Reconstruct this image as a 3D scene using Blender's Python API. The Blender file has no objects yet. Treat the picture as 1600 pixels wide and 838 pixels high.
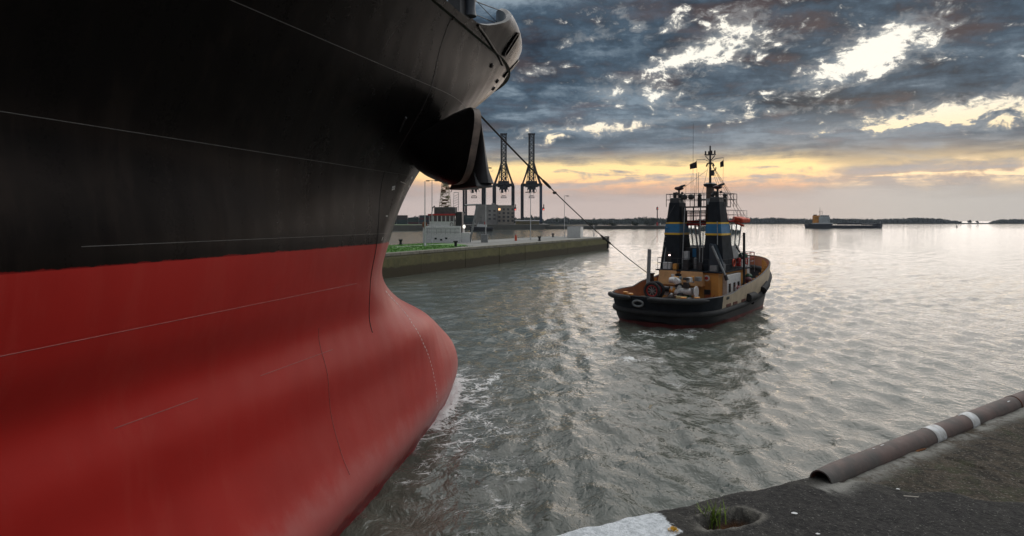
import bpy, math, random
import numpy as np
from mathutils import Vector, Matrix

random.seed(7)
rng = np.random.default_rng(11)
R = math.radians
SC = bpy.context.scene
COL = SC.collection

# ------------------------------------------------------------------ camera
EYE, FPX, HROW = 8.0, 950.0, 346.0          # eye height over the water (m), focal length in photo pixels
cam_d = bpy.data.cameras.new('camera')
cam = bpy.data.objects.new('camera', cam_d); COL.objects.link(cam)
cam.location = (0, 0, EYE); cam.rotation_euler = (R(90), 0, 0)
cam_d.sensor_width = 36; cam_d.lens = FPX / 1600 * 36
cam_d.shift_y = -(419 - HROW) / 1600
cam_d.clip_start = .05; cam_d.clip_end = 30000
SC.camera = cam

# ------------------------------------------------------------------ sky, sun, exposure
SUN_AZ, SUN_EL = R(30), R(11)
SC.view_settings.view_transform = 'Standard'; SC.view_settings.look = 'None'
SC.view_settings.exposure = 0.2; SC.view_settings.gamma = 1
SC.render.engine = 'CYCLES'
SC.cycles.max_bounces = 5; SC.cycles.diffuse_bounces = 2; SC.cycles.glossy_bounces = 3; SC.cycles.transmission_bounces = 4
SC.cycles.caustics_reflective = False; SC.cycles.caustics_refractive = False


class E:
    """a node socket that can be written in sums"""
    nt = None

    def __init__(s, k): s.k = k

    @staticmethod
    def m(op, *a, clamp=False):
        n = E.nt.nodes.new('ShaderNodeMath'); n.operation = op; n.use_clamp = clamp
        for i, v in enumerate(a):
            if isinstance(v, E): E.nt.links.new(v.k, n.inputs[i])
            else: n.inputs[i].default_value = v
        return E(n.outputs[0])

    def __add__(s, o): return E.m('ADD', s, o)
    def __radd__(s, o): return E.m('ADD', o, s)
    def __sub__(s, o): return E.m('SUBTRACT', s, o)
    def __rsub__(s, o): return E.m('SUBTRACT', o, s)
    def __mul__(s, o): return E.m('MULTIPLY', s, o)
    def __rmul__(s, o): return E.m('MULTIPLY', o, s)
    def __truediv__(s, o): return E.m('DIVIDE', s, o)
    def __rtruediv__(s, o): return E.m('DIVIDE', o, s)
    def clamp(s): return E.m('ADD', s, 0.0, clamp=True)
    def pow(s, p): return E.m('POWER', s, p)
    def max(s, p): return E.m('MAXIMUM', s, p)
    def min(s, p): return E.m('MINIMUM', s, p)


def sstep(x, a, b):
    n = E.nt.nodes.new('ShaderNodeMapRange'); n.interpolation_type = 'SMOOTHSTEP'
    E.nt.links.new(x.k, n.inputs[0]); n.inputs[1].default_value = a; n.inputs[2].default_value = b
    return E(n.outputs[0])


def gauss(x, c, w):
    return E.m('EXPONENT', ((x - c) * (1 / w) * ((x - c) * (1 / w))) * -1.0)


def comb(x, y, z):
    n = E.nt.nodes.new('ShaderNodeCombineXYZ')
    for i, v in enumerate((x, y, z)):
        if isinstance(v, E): E.nt.links.new(v.k, n.inputs[i])
        else: n.inputs[i].default_value = v
    return E(n.outputs[0])


def noise(vec, scale, detail=6, rough=.55, dist=0.0, lac=2.0):
    n = E.nt.nodes.new('ShaderNodeTexNoise')
    if vec is not None: E.nt.links.new(vec.k, n.inputs['Vector'])
    n.inputs['Scale'].default_value = scale; n.inputs['Detail'].default_value = detail
    n.inputs['Roughness'].default_value = rough; n.inputs['Distortion'].default_value = dist
    n.inputs['Lacunarity'].default_value = lac
    return E(n.outputs['Fac'])


def mixc(f, a, b):
    n = E.nt.nodes.new('ShaderNodeMix'); n.data_type = 'RGBA'
    for i, v in ((0, f), (6, a), (7, b)):
        if isinstance(v, E): E.nt.links.new(v.k, n.inputs[i])
        elif i == 0: n.inputs[0].default_value = v
        else: n.inputs[i].default_value = tuple(v) + (1,)
    return E(n.outputs[2])


def addc(a, b, f=1.0):
    n = E.nt.nodes.new('ShaderNodeMix'); n.data_type = 'RGBA'; n.blend_type = 'ADD'
    n.inputs[0].default_value = 1
    if isinstance(f, E): E.nt.links.new(f.k, n.inputs[0])
    else: n.inputs[0].default_value = f
    for i, v in ((6, a), (7, b)):
        if isinstance(v, E): E.nt.links.new(v.k, n.inputs[i])
        else: n.inputs[i].default_value = tuple(v) + (1,)
    return E(n.outputs[2])


def scalec(c, f):
    n = E.nt.nodes.new('ShaderNodeVectorMath'); n.operation = 'SCALE'
    if isinstance(c, E): E.nt.links.new(c.k, n.inputs[0])
    else: n.inputs[0].default_value = c
    if isinstance(f, E): E.nt.links.new(f.k, n.inputs['Scale'])
    else: n.inputs['Scale'].default_value = f
    return E(n.outputs[0])


def build_world():
    w = bpy.data.worlds.new('World'); SC.world = w; w.use_nodes = True; w.cycles.sampling_method = 'MANUAL'; w.cycles.sample_map_resolution = 256
    nt = w.node_tree; E.nt = nt; nt.nodes.clear()
    out = nt.nodes.new('ShaderNodeOutputWorld'); bg = nt.nodes.new('ShaderNodeBackground')
    nt.links.new(bg.outputs[0], out.inputs[0])
    tc = nt.nodes.new('ShaderNodeTexCoord')
    sep = nt.nodes.new('ShaderNodeSeparateXYZ'); nt.links.new(tc.outputs['Generated'], sep.inputs[0])
    dx, dy, dz = [E(o) for o in sep.outputs]
    sky = nt.nodes.new('ShaderNodeTexSky'); sky.sky_type = 'NISHITA'; sky.sun_disc = False
    sky.sun_elevation = SUN_EL; sky.sun_rotation = SUN_AZ; sky.dust_density = 1; sky.altitude = 10
    nish = scalec(E(sky.outputs[0]), .09)
    az = E.m('ARCTAN2', dx, dy)
    el = E.m('ARCSINE', dz)
    ela = el.max(0.0)
    # cloud deck seen in perspective
    inv = 1.0 / (E.m('MAXIMUM', dz, 0.0) + .11)
    px, py = dx * inv, dy * inv
    warp = noise(comb(px * .6, py, 0.0), 1.1, 3, .55)
    n1 = noise(comb(px * .55 + warp * .6, py + warp * .5, 3.7), 1.15, 5, .58, .2)
    n2 = noise(comb(px * .75 + warp * .3, py, 9.1), 3.4, 6, .62, .25)
    n3 = noise(comb(az * 3.0, ela * 26.0 + warp * .4, 1.7), 1.6, 5, .60, .4)      # low streaks
    n4 = noise(comb(az * 11.0, ela * 19.0, 5.0), 1.6, 7, .66, .5)               # torn edges
    n5 = noise(comb(az * 34.0, ela * 52.0 + warp * 2.0, 2.0), 1.4, 5, .66, .4)    # cloud crumbs
    # wandering coordinates so that the gaps have torn edges
    azw = az + (n2 - .5) * .22 + (n4 - .5) * .10
    elw = ela + (n4 - .5) * .075 + (n2 - .5) * .03

    def patch(x, y, rx, ry, amp, tilt=0.0):
        a = math.atan((x - 800) / FPX); e = math.atan((HROW - y) / FPX * math.cos(a))
        u = (azw - a) * (1 / (rx / FPX)); v = (elw - e - (azw - a) * tilt) * (1 / (ry / FPX))
        return E.m('EXPONENT', (u * u + v * v) * -1.0) * amp

    gaps = patch(1340, 98, 60, 26, 1.0, .30)
    for a in ((1400, 62, 52, 22, .85, .3), (1085, 84, 85, 17, .85, .30), (1170, 45, 36, 30, .6, .4),
              (1010, 148, 62, 15, .75, .0), (960, 198, 90, 10, .7, .05), (860, 208, 70, 10, .65, .0),
              (985, 45, 22, 30, .5, .0), (1550, 168, 130, 17, 1.1, .06), (930, 140, 30, 16, .45, 0.),
              (1480, 55, 34, 16, .4, .4), (1110, 96, 40, 16, .5, 0.), (1200, 175, 110, 6, .4, 0.), (1240, 60, 26, 10, .5, .3), (1060, 40, 30, 14, .4, .2), (905, 60, 40, 12, .35, .2), (850, 110, 40, 9, .4, .1), (1260, 130, 40, 8, .4, .2), (1400, 190, 80, 6, .45, .05), (1130, 160, 40, 7, .4, .1)):
        gaps = gaps + patch(*a)
    dap = sstep(n4 * .45 + n5 * .30 + n2 * .25, .50, .66) * sstep(ela, .10, .17) * (1.0 - sstep(ela, .30, .45)) * sstep(az, -.05, .12) * (1.0 - sstep(az, 1.0, 1.5))
    gaps = (gaps + dap * .42).min(1.15)
    # the open band of evening sky low over the water
    glow_az = gauss(az, .36, .60)
    bel = ela + (n3 - .5) * .050 + (n4 - .5) * .022
    band = gauss(bel, .078, .019) * sstep(az, -.5, .1) * (1.0 - sstep(az, .42, .52) * .7) * (1.0 - sstep(az, 1.2, 1.7))
    band = band * sstep(n3 * .75 + n4 * .35, .39, .58) * 1.1
    band2 = gauss(ela + (n3 - .5) * .03, .068, .015) * sstep(n3 * .6 + n4 * .4, .47, .58) * sstep(az, .42, .55) * (1.0 - sstep(az, 1.0, 1.4))
    # clouds: thin to thick
    dens = n1 * .42 + n2 * .32 + n4 * .16 + n5 * .10
    low = 1.0 - sstep(ela, .05, .20)
    cloud_hi = mixc(sstep(dens, .40, .50), (.205, .265, .32), (.052, .086, .125))
    cloud_hi = mixc(sstep(dens, .475, .58), cloud_hi, (.011, .019, .033))
    # the deck above the frame is broken and bright towards the hidden sun, dull on the far side
    side = sstep(E.m('COSINE', az - .52), -.35, .95)
    zen = sstep(ela, .33, .62)
    zenc = mixc(sstep(dens, .40, .60), (2.1, 2.1, 2.06), (.92, .97, 1.01))
    zenc = mixc(side, mixc(sstep(dens, .38, .62), (.42, .44, .47), (.20, .22, .25)), zenc)
    cloud_hi = mixc((1.0 - side) * .6, cloud_hi, (.20, .22, .25))
    cloud = mixc(zen, cloud_hi, zenc)
    cloud_lo = mixc(sstep(n3 * .7 + n2 * .3, .36, .62), (.26, .29, .325), (.085, .125, .165))
    cloud = mixc(low, cloud, cloud_lo)
    # warm light on the cloud undersides towards the sunset
    cloud = addc(cloud, scalec((.06, .035, .025), sstep(n2, .48, .68) * glow_az * (1.0 - sstep(ela, .28, .45))))
    # haze on the horizon: dusty pink, greyer to the right
    hz = mixc(sstep(az, .30, .62), (.56, .455, .415), (.52, .49, .455))
    haze = (1.0 - sstep(ela + (n3 - .5) * .035, .022, .085))
    col = mixc(haze * .95, cloud, hz)
    # bright sky through the gaps
    gapc = mixc(sstep(ela, .10, .19), (1.02, .80, .47), (.98, .93, .82))
    gm = gaps * 1.05 + (n4 - .5) * 2.3 + (n2 - .5) * .9 + (n5 - .5) * 2.2
    fringe = sstep(gm, -.05, .65) * sstep(gaps, .03, .3)
    col = mixc(fringe * .36, col, (.42, .44, .45))
    rag = sstep(gm, .60, 1.10) * sstep(gaps, .05, .3)
    col = mixc(rag * .96, col, gapc)
    bandc = mixc(sstep(ela, .05, .085), (.98, .52, .27), (1.05, .77, .34))
    col = mixc((band * 1.5).clamp() * .95, col, bandc)
    col = mixc((band2 * 1.3).clamp(), col, (1.02, .78, .48))
    col = addc(col, scalec((.12, .06, .03), gauss(ela, .075, .03) * glow_az))
    # thinner cloud elsewhere on the dome lets the clear sky through
    col = mixc(.012, col, nish)
    below = sstep(el, -.12, -.01)
    col = mixc(below, (.12, .12, .11), col)
    nt.links.new(col.k, bg.inputs[0]); bg.inputs[1].default_value = 1.0


build_world()
sun_d = bpy.data.lights.new('sun', 'SUN'); sun_d.energy = .5; sun_d.angle = R(50); sun_d.color = (1, .91, .84)
sun = bpy.data.objects.new('sun', sun_d); COL.objects.link(sun)
sun.rotation_euler = Vector((-math.sin(SUN_AZ) * math.cos(SUN_EL), -math.cos(SUN_AZ) * math.cos(SUN_EL), -math.sin(SUN_EL))).to_track_quat('-Z', 'Y').to_euler()
sun.location = (60, 60, 60)


# ------------------------------------------------------------------ helpers
def at(x, y, Y):
    """the point that lies Y metres ahead on the sight line of a photo pixel"""
    return Vector(((x - 800) / FPX * Y, Y, EYE + (HROW - y) / FPX * Y))


def on(x, y, z):
    """the point at height z on the sight line of a photo pixel"""
    Y = (z - EYE) * FPX / (HROW - y)
    return Vector(((x - 800) / FPX * Y, Y, z))


MATS = {}


def mat(name, col, rough=.5, var=.18, scale=2.0, col2=None, bump=0.0, metal=0.0, spec=.5, coat=0.0, streak=0.0, emit=0.0, detail=6, bscale=None, stain=None):
    if name in MATS: return MATS[name]
    m = bpy.data.materials.new(name); m.use_nodes = True; MATS[name] = m
    nt = m.node_tree; E.nt = nt
    b = nt.nodes['Principled BSDF']
    tc = nt.nodes.new('ShaderNodeTexCoord'); O = E(tc.outputs['Object'])
    n = noise(O, scale, detail, .6, .2)
    c2 = col2 if col2 else tuple(max(0, c * (1 - 2 * var)) for c in col)
    f = sstep(n, .32, .68)
    c = mixc(f, col, c2)
    if streak:
        mp = nt.nodes.new('ShaderNodeMapping'); mp.inputs['Scale'].default_value = (1, 1, .07)
        nt.links.new(O.k, mp.inputs[0])
        ns = noise(E(mp.outputs[0]), 5 * scale, 5, .6, .1)
        sc = stain if stain else tuple(x * .45 for x in col)
        c = mixc(sstep(ns, .5, .75) * streak, c, sc)
    nt.links.new(c.k, b.inputs['Base Color'])
    rr = n * .3 + (rough - .15)
    nt.links.new(rr.clamp().k, b.inputs['Roughness'])
    b.inputs['Metallic'].default_value = metal
    b.inputs['Specular IOR Level'].default_value = spec
    b.inputs['Coat Weight'].default_value = coat
    if emit:
        b.inputs['Emission Color'].default_value = tuple(col) + (1,); b.inputs['Emission Strength'].default_value = emit
    if bump:
        bn = nt.nodes.new('ShaderNodeBump'); bn.inputs['Strength'].default_value = .6; bn.inputs['Distance'].default_value = bump
        nb = noise(O, bscale or scale * 4, 5, .6)
        nt.links.new(nb.k, bn.inputs['Height']); nt.links.new(bn.outputs[0], b.inputs['Normal'])
    return m


class MB:
    def __init__(s): s.v, s.f = [], []

    def add(s, vs, fs):
        o = len(s.v); s.v += [tuple(v) for v in vs]; s.f += [tuple(i + o for i in f) for f in fs]; return s

    def box(s, c, d, rz=0, rx=0, ry=0, taper=1.0):
        """box with centre c, full size d; taper shrinks the top"""
        M = Matrix.Rotation(rz, 3, 'Z') @ Matrix.Rotation(ry, 3, 'Y') @ Matrix.Rotation(rx, 3, 'X')
        vs = []
        for z in (-.5, .5):
            k = taper if z > 0 else 1
            for x, y in ((-.5, -.5), (.5, -.5), (.5, .5), (-.5, .5)):
                vs.append(Vector(c) + M @ Vector((x * d[0] * k, y * d[1] * k, z * d[2])))
        return s.add(vs, [(3, 2, 1, 0), (4, 5, 6, 7), (0, 1, 5, 4), (1, 2, 6, 5), (2, 3, 7, 6), (3, 0, 4, 7)])

    def prism(s, poly, z0, z1, top=None):
        top = top or poly; n = len(poly)
        vs = [(p[0], p[1], z0) for p in poly] + [(p[0], p[1], z1) for p in top]
        fs = [tuple(reversed(range(n))), tuple(range(n, 2 * n))]
        fs += [(i, (i + 1) % n, n + (i + 1) % n, n + i) for i in range(n)]
        return s.add(vs, fs)

    def tube(s, pts, r, n=8, cap=True):
        pts = [Vector(p) for p in pts]; rs = r if isinstance(r, (list, tuple)) else [r] * len(pts)
        up0 = None; vs = []
        for i, p in enumerate(pts):
            t = (pts[min(i + 1, len(pts) - 1)] - pts[max(i - 1, 0)]).normalized()
            if up0 is None:
                up0 = Vector((0, 0, 1)) if abs(t.z) < .9 else Vector((1, 0, 0))
            a = t.cross(up0).normalized(); b = a.cross(t).normalized(); up0 = b
            for k in range(n):
                q = 2 * math.pi * k / n
                vs.append(p + (a * math.cos(q) + b * math.sin(q)) * rs[i])
        fs = []
        for i in range(len(pts) - 1):
            for k in range(n):
                fs.append((i * n + k, i * n + (k + 1) % n, (i + 1) * n + (k + 1) % n, (i + 1) * n + k))
        if cap:
            fs.append(tuple(reversed(range(n)))); fs.append(tuple(range((len(pts) - 1) * n, len(pts) * n)))
        return s.add(vs, fs)

    def lathe(s, prof, c=(0, 0, 0), n=16, axis='Z', M=None):
        vs = []
        for rr, z in prof:
            for k in range(n):
                q = 2 * math.pi * k / n
                p = Vector((rr * math.cos(q), rr * math.sin(q), z))
                if M is not None: p = M @ p
                elif axis == 'X': p = Vector((p.z, p.x, p.y))
                elif axis == 'Y': p = Vector((p.x, p.z, p.y))
                vs.append(Vector(c) + p)
        fs = [(i * n + k, i * n + (k + 1) % n, (i + 1) * n + (k + 1) % n, (i + 1) * n + k) for i in range(len(prof) - 1) for k in range(n)]
        fs += [tuple(reversed(range(n))), tuple(range((len(prof) - 1) * n, len(prof) * n))]
        return s.add(vs, fs)

    def grid(s, P):
        """P[i][j] points"""
        n, m = len(P), len(P[0])
        return s.add([p for row in P for p in row], [(i * m + j, i * m + j + 1, (i + 1) * m + j + 1, (i + 1) * m + j) for i in range(n - 1) for j in range(m - 1)])

    def ball(s, c, r, sub=1, sq=(1, 1, 1), jit=0):
        prof = []; k = 4 + 2 * sub
        vs = []; n = 6 + 2 * sub
        rows = 3 + sub
        vs.append(Vector(c) + Vector((0, 0, -r * sq[2])))
        for i in range(1, rows + 1):
            ph = -math.pi / 2 + math.pi * i / (rows + 1)
            for j in range(n):
                q = 2 * math.pi * j / n
                k = r * (1 + random.uniform(-jit, jit))
                vs.append(Vector(c) + Vector((k * math.cos(ph) * math.cos(q) * sq[0], k * math.cos(ph) * math.sin(q) * sq[1], k * math.sin(ph) * sq[2])))
        vs.append(Vector(c) + Vector((0, 0, r * sq[2])))
        fs = [(0, 1 + (j + 1) % n, 1 + j) for j in range(n)]
        for i in range(rows - 1):
            for j in range(n):
                a = 1 + i * n; fs.append((a + j, a + (j + 1) % n, a + n + (j + 1) % n, a + n + j))
        a = 1 + (rows - 1) * n; t = len(vs) - 1
        fs += [(a + j, a + (j + 1) % n, t) for j in range(n)]
        return s.add(vs, fs)

    def build(s, name, m, parent=None, smooth=False, bevel=0.0):
        me = bpy.data.meshes.new(name); me.from_pydata([tuple(v) for v in s.v], [], s.f); me.update()
        if m is not None: me.materials.append(m)
        if smooth:
            me.polygons.foreach_set('use_smooth', [True] * len(me.polygons))
            me.set_sharp_from_angle(angle=R(38))
        o = bpy.data.objects.new(name, me); COL.objects.link(o)
        if parent is not None: o.parent = parent
        if bevel:
            b = o.modifiers.new('bevel', 'BEVEL'); b.width = bevel; b.segments = 2; b.limit_method = 'ANGLE'
        return o


def empty(name, loc, rz=0):
    o = bpy.data.objects.new(name, None); COL.objects.link(o); o.location = loc; o.rotation_euler = (0, 0, rz)
    o.empty_display_size = .2
    return o


def tag(o, label=None, cat=None, group=None, kind=None):
    if label: o['label'] = label
    if cat: o['category'] = cat
    if group: o['group'] = group
    if kind: o['kind'] = kind
    return o


def copy_tree(o, parent=None):
    c = o.copy(); COL.objects.link(c); c.parent = parent
    for ch in o.children: copy_tree(ch, c)
    return c


def fast_mesh(name, verts, quads, m, smooth=True):
    me = bpy.data.meshes.new(name)
    me.vertices.add(len(verts)); me.vertices.foreach_set('co', np.asarray(verts, np.float32).ravel())
    q = np.asarray(quads, np.int32); k = q.shape[1]
    me.loops.add(q.size); me.loops.foreach_set('vertex_index', q.ravel())
    me.polygons.add(len(q)); me.polygons.foreach_set('loop_start', np.arange(len(q), dtype=np.int32) * k)
    me.polygons.foreach_set('use_smooth', np.full(len(q), smooth))
    me.update(); me.validate(); me.materials.append(m)
    o = bpy.data.objects.new(name, me); COL.objects.link(o)
    return o

# ------------------------------------------------------------------ the big ship's hull form
PSI = R(22); SD = Vector((math.sin(PSI), math.cos(PSI), 0)); SR = Vector((math.cos(PSI), -math.sin(PSI), 0)); SBC = -16.8
ZK = np.array([0, 1, 2, 3, 4, 5, 6, 7.3, 9.5, 12, 14, 15.6])
HP = np.array([[30.502, 4.197, 24.0, .163], [29.936, 4.805, 19.174, .146], [28.965, 4.91, 14.899, .12], [27.141, 4.983, 11.193, .107],
               [24.951, 5.119, 8.294, .106], [22.452, 5.013, 7.14, .115], [20.716, 5.176, 6.177, .141], [20.387, 5.385, 5.151, .144],
               [21.468, 5.869, 4.843, .082], [24.528, 7.693, 8.23, .017], [27.843, 7.415, 7.853, .093], [28.522, 8.623, 8.671, .064]])
ZB = 7.3                 # where red turns to black
ZD = 14.2                # deck edge


def hull_par(z):
    if z < 0: return HP[0] + (HP[1] - HP[0]) * 0
    if z > 14.9: return hull_par(14.9) + np.array([.10, .05, .05, 0]) * (z - 14.9) - np.array([.35, .42, 0, 0]) * (z - 14.9)**2
    x = ZK; i = min(int(np.searchsorted(x, z)) - 1, len(x) - 2); i = max(i, 0)
    h = np.diff(x); dl = np.diff(HP, axis=0) / h[:, None]

    def sl(j):
        if j == 0: return dl[0]
        if j == len(x) - 1: return dl[-1]
        return (dl[j - 1] * h[j] + dl[j] * h[j - 1]) / (h[j] + h[j - 1])
    t = (z - x[i]) / h[i]
    return (2 * t**3 - 3 * t**2 + 1) * HP[i] + (t**3 - 2 * t**2 + t) * h[i] * sl(i) + (-2 * t**3 + 3 * t**2) * HP[i + 1] + (t**3 - t**2) * h[i] * sl(i + 1)


def hull_half(t, p):
    u = min(max(t / p[2], 0), 1)
    h = p[1] * math.sqrt(max(1 - (1 - u)**2, 0)) + p[3] * t
    lim = 10.0
    return h if h < 8.6 else lim - (lim - 8.6) * math.exp(-(h - 8.6) / (lim - 8.6))


def hull_pt(z, t, side=1, off=0.0):
    p = hull_par(z)
    return Vector((side * (hull_half(t, p) + off), p[0] - t, z))


def hull_at(z, s, off=0.0):
    p = hull_par(z)
    return hull_pt(z, p[0] - s, 1, off)


def hull_normal(z, s):
    a = hull_at(z, s + .05) - hull_at(z, s - .05); b = hull_at(z + .05, s) - hull_at(z - .05, s)
    return a.cross(b).normalized() * (1 if a.cross(b).x > 0 else -1)


# ------------------------------------------------------------------ water
def build_water():
    ycut = np.concatenate([np.linspace(-60, 2.4, 20)[:-1], 2.4 * (1.0112 ** np.arange(0, 560)), ])
    ycut = ycut[ycut < 1200]; ycut = np.concatenate([ycut, [1400, 1800, 2600, 4000, 7000, 12000, 20000]])
    ncol = 420
    f = np.linspace(-1, 1, ncol); f = np.sign(f) * (.55 * np.abs(f) + .45 * np.abs(f)**4)
    V = np.zeros((len(ycut), ncol, 3))
    half = np.maximum(np.abs(ycut) * 1.75, 60.0)
    V[:, :, 0] = f[None, :] * half[:, None]; V[:, :, 1] = ycut[:, None]
    X, Y = V[:, :, 0], V[:, :, 1]
    dxs = np.gradient(X, axis=1); dys = np.abs(np.gradient(Y, axis=0)); cell = np.maximum(dxs, dys * .5)
    Z = np.zeros_like(X)
    r2 = np.random.default_rng(3)
    # slow patches of rougher and smoother water
    big = sum(np.sin(X * a + Y * b + c) for a, b, c in ((.11, .06, 1.), (-.07, .13, 2.2), (.19, -.05, .4), (.05, .23, 4.))) / 4
    rough = np.clip(.75 + .45 * big, .25, 1.4)
    wind = np.clip((X + 4) / 10, 0, 1)                       # breeze away from the ship's lee
    for i in range(90):
        lam = .28 * (16 ** r2.random()); k = 2 * math.pi / lam
        side_ = i % 3 != 0
        th = (R(-6) + r2.normal() * .42) if side_ else (R(80) + r2.normal() * .75)
        amp = .0130 * lam ** .64 * r2.uniform(.4, 1.1)
        w = np.clip((lam / (2.4 * cell) - 1), 0, 1) * rough * ((.25 + .75 * wind) if side_ else (1.15 - .5 * wind))
        ph = k * (X * math.cos(th) + Y * math.sin(th)) + r2.random() * 6.28 + 1.3 * np.sin(X * .31 + i) + 1.1 * np.sin(Y * .23 + 2 * i)
        Z += amp * w * np.sin(ph)
    V[:, :, 2] = Z
    n, m = X.shape
    idx = np.arange(n * m).reshape(n, m)
    quads = np.stack([idx[:-1, :-1], idx[:-1, 1:], idx[1:, 1:], idx[1:, :-1]], -1).reshape(-1, 4)
    o = fast_mesh('water', V.reshape(-1, 3), quads, None or mat_water())
    # foam: along the bulb's waterline, torn ribbons behind it, the tug's wash
    wl = [hull_pt(0, t) for t in np.linspace(0, 26, 90)]
    wl = np.array([(SR * (p.x + SBC) + SD * p.y)[:2] for p in wl])
    S = X * SD.x + Y * SD.y                                   # along the ship
    dist = np.full(X.shape, 99.0)
    near = (Y > 3) & (Y < 60) & (np.abs(X) < 30)
    dd = np.sqrt(((np.stack([X[near], Y[near]], -1)[:, None, :] - wl[None]) ** 2).sum(-1)).min(1)
    dist[near] = dd
    foam = np.zeros_like(X)
    along = np.clip((Y - 14) / 8, 0, 1) * np.clip((36 - Y) / 5, 0, 1)
    foam = np.maximum(foam, 1.3 * np.exp(-(dist / (.95))**2) * (.25 + .75 * np.clip((Y - 20) / 5, 0, 1)) * np.clip((34 - Y) / 3, 0, 1))
    foam = np.maximum(foam, .74 * np.exp(-((dist - 1.2) / 1.9)**2) * along)
    foam = np.maximum(foam, .50 * np.exp(-((dist - 3.2) / 2.2)**2) * np.clip((30 - Y) / 6, 0, 1))
    for (cx, cy, rx, ry, a) in ((10.6, 43.0, 4.5, 1.6, .78), (7.6, 40.0, 4.0, 1.3, .66), (13, 44.2, 3.0, 1.3, .7), (6, 35, 5, 1.6, .6), (8, 30, 3.5, 1.1, .42), (3.2, 27, 3.5, 1.6, .40), (21.5, 57, 3.2, 1.2, .40),
                                (25.5, 58.5, 4, 1., .35), (1.6, 21, 2.6, 1.2, .42), (0.2, 16, 1.5, .9, .40), (-.5, 32.5, 3.0, 2.0, .42), (1.4, 12.5, 1.0, .7, .36)):
        foam = np.maximum(foam, a * np.exp(-((X - cx) / rx)**2 - ((Y - cy) / ry)**2))
    at_ = o.data.attributes.new('foam', 'FLOAT', 'POINT'); at_.data.foreach_set('value', foam.ravel().astype(np.float32))
    calm = 1 - np.clip((X + 3) / 9, 0, 1)
    at_ = o.data.attributes.new('calm', 'FLOAT', 'POINT'); at_.data.foreach_set('value', calm.ravel().astype(np.float32))
    tag(o, kind='structure')
    return o


def mat_water():
    m = bpy.data.materials.new('river_water'); m.use_nodes = True
    nt = m.node_tree; E.nt = nt; b = nt.nodes['Principled BSDF']
    tc = nt.nodes.new('ShaderNodeTexCoord'); O = E(tc.outputs['Object'])

    def attr(n):
        a = nt.nodes.new('ShaderNodeAttribute'); a.attribute_name = n; return E(a.outputs['Fac'])
    foam, calm = attr('foam'), attr('calm')
    mp = nt.nodes.new('ShaderNodeMapping'); nt.links.new(O.k, mp.inputs[0])
    mp.inputs['Rotation'].default_value = (0, 0, R(-20)); mp.inputs['Scale'].default_value = (1.15, .8, 1)
    W = E(mp.outputs[0])
    h1 = noise(W, .9, 4, .55, .6); h2 = noise(W, 3.2, 3, .55, .5); h3 = noise(O, .28, 3, .5, .8)
    bn = nt.nodes.new('ShaderNodeBump'); bn.inputs['Strength'].default_value = 1.0; bn.inputs['Distance'].default_value = 1.0
    h4 = noise(O, 9.0, 2, .5, .3)
    hh = h1 * .13 + h2 * .046 + h3 * .05 + h4 * .008
    nt.links.new(hh.k, bn.inputs['Height']); nt.links.new(bn.outputs[0], b.inputs['Normal'])
    # foam: thin torn strings where two swirled noises cross
    sw = noise(O, .55, 3, .55, 1.6)
    f2 = noise(O, 4.0, 5, .65, .4); f3 = noise(O, .9, 4, .6, .8)

    def lacework(scale, k):
        v = nt.nodes.new('ShaderNodeTexVoronoi'); v.feature = 'DISTANCE_TO_EDGE'; v.inputs['Scale'].default_value = scale
        nt.links.new(comb_from(comb_from(O, sw, k), f2, .45).k, v.inputs['Vector']); return E(v.outputs['Distance'])
    e1, e2 = lacework(1.1, 4.2), lacework(3.3, 3.0)
    wid = (foam - .18).max(0.0) * (.05 + f3 * .16)
    keep = sstep(f3 + foam * .40, .66, .86)
    ln1 = (1.0 - sstep(e1 / (wid + .0005), .25, 1.0)) * keep
    ln2 = (1.0 - sstep(e2 / (wid * .9 + .0005), .3, 1.0)) * keep * sstep(f2, .40, .55)
    fm = ln1.max(ln2 * .85) * sstep(foam, .16, .45)
    fm = fm.max(sstep(foam + (f2 - .5) * 1.5 + (f3 - .5) * .8, .92, 1.12))
    mud = mixc(sstep(noise(O, .12, 4, .6, .6), .35, .65), (.078, .090, .074), (.100, .104, .084))
    c = mixc(fm * .9, mud, (.78, .79, .78))
    nt.links.new(c.k, b.inputs['Base Color'])
    nt.links.new((fm * .5 + .045).k, b.inputs['Roughness'])
    b.inputs['IOR'].default_value = 1.333
    return m


def comb_from(O, s, k):
    n = E.nt.nodes.new('ShaderNodeVectorMath'); n.operation = 'ADD'
    E.nt.links.new(O.k, n.inputs[0]); c = comb(s * k, s * (k * .6), 0.0); E.nt.links.new(c.k, n.inputs[1])
    return E(n.outputs[0])


build_water()

# ------------------------------------------------------------------ near quay
ZQ = 6.3


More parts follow.
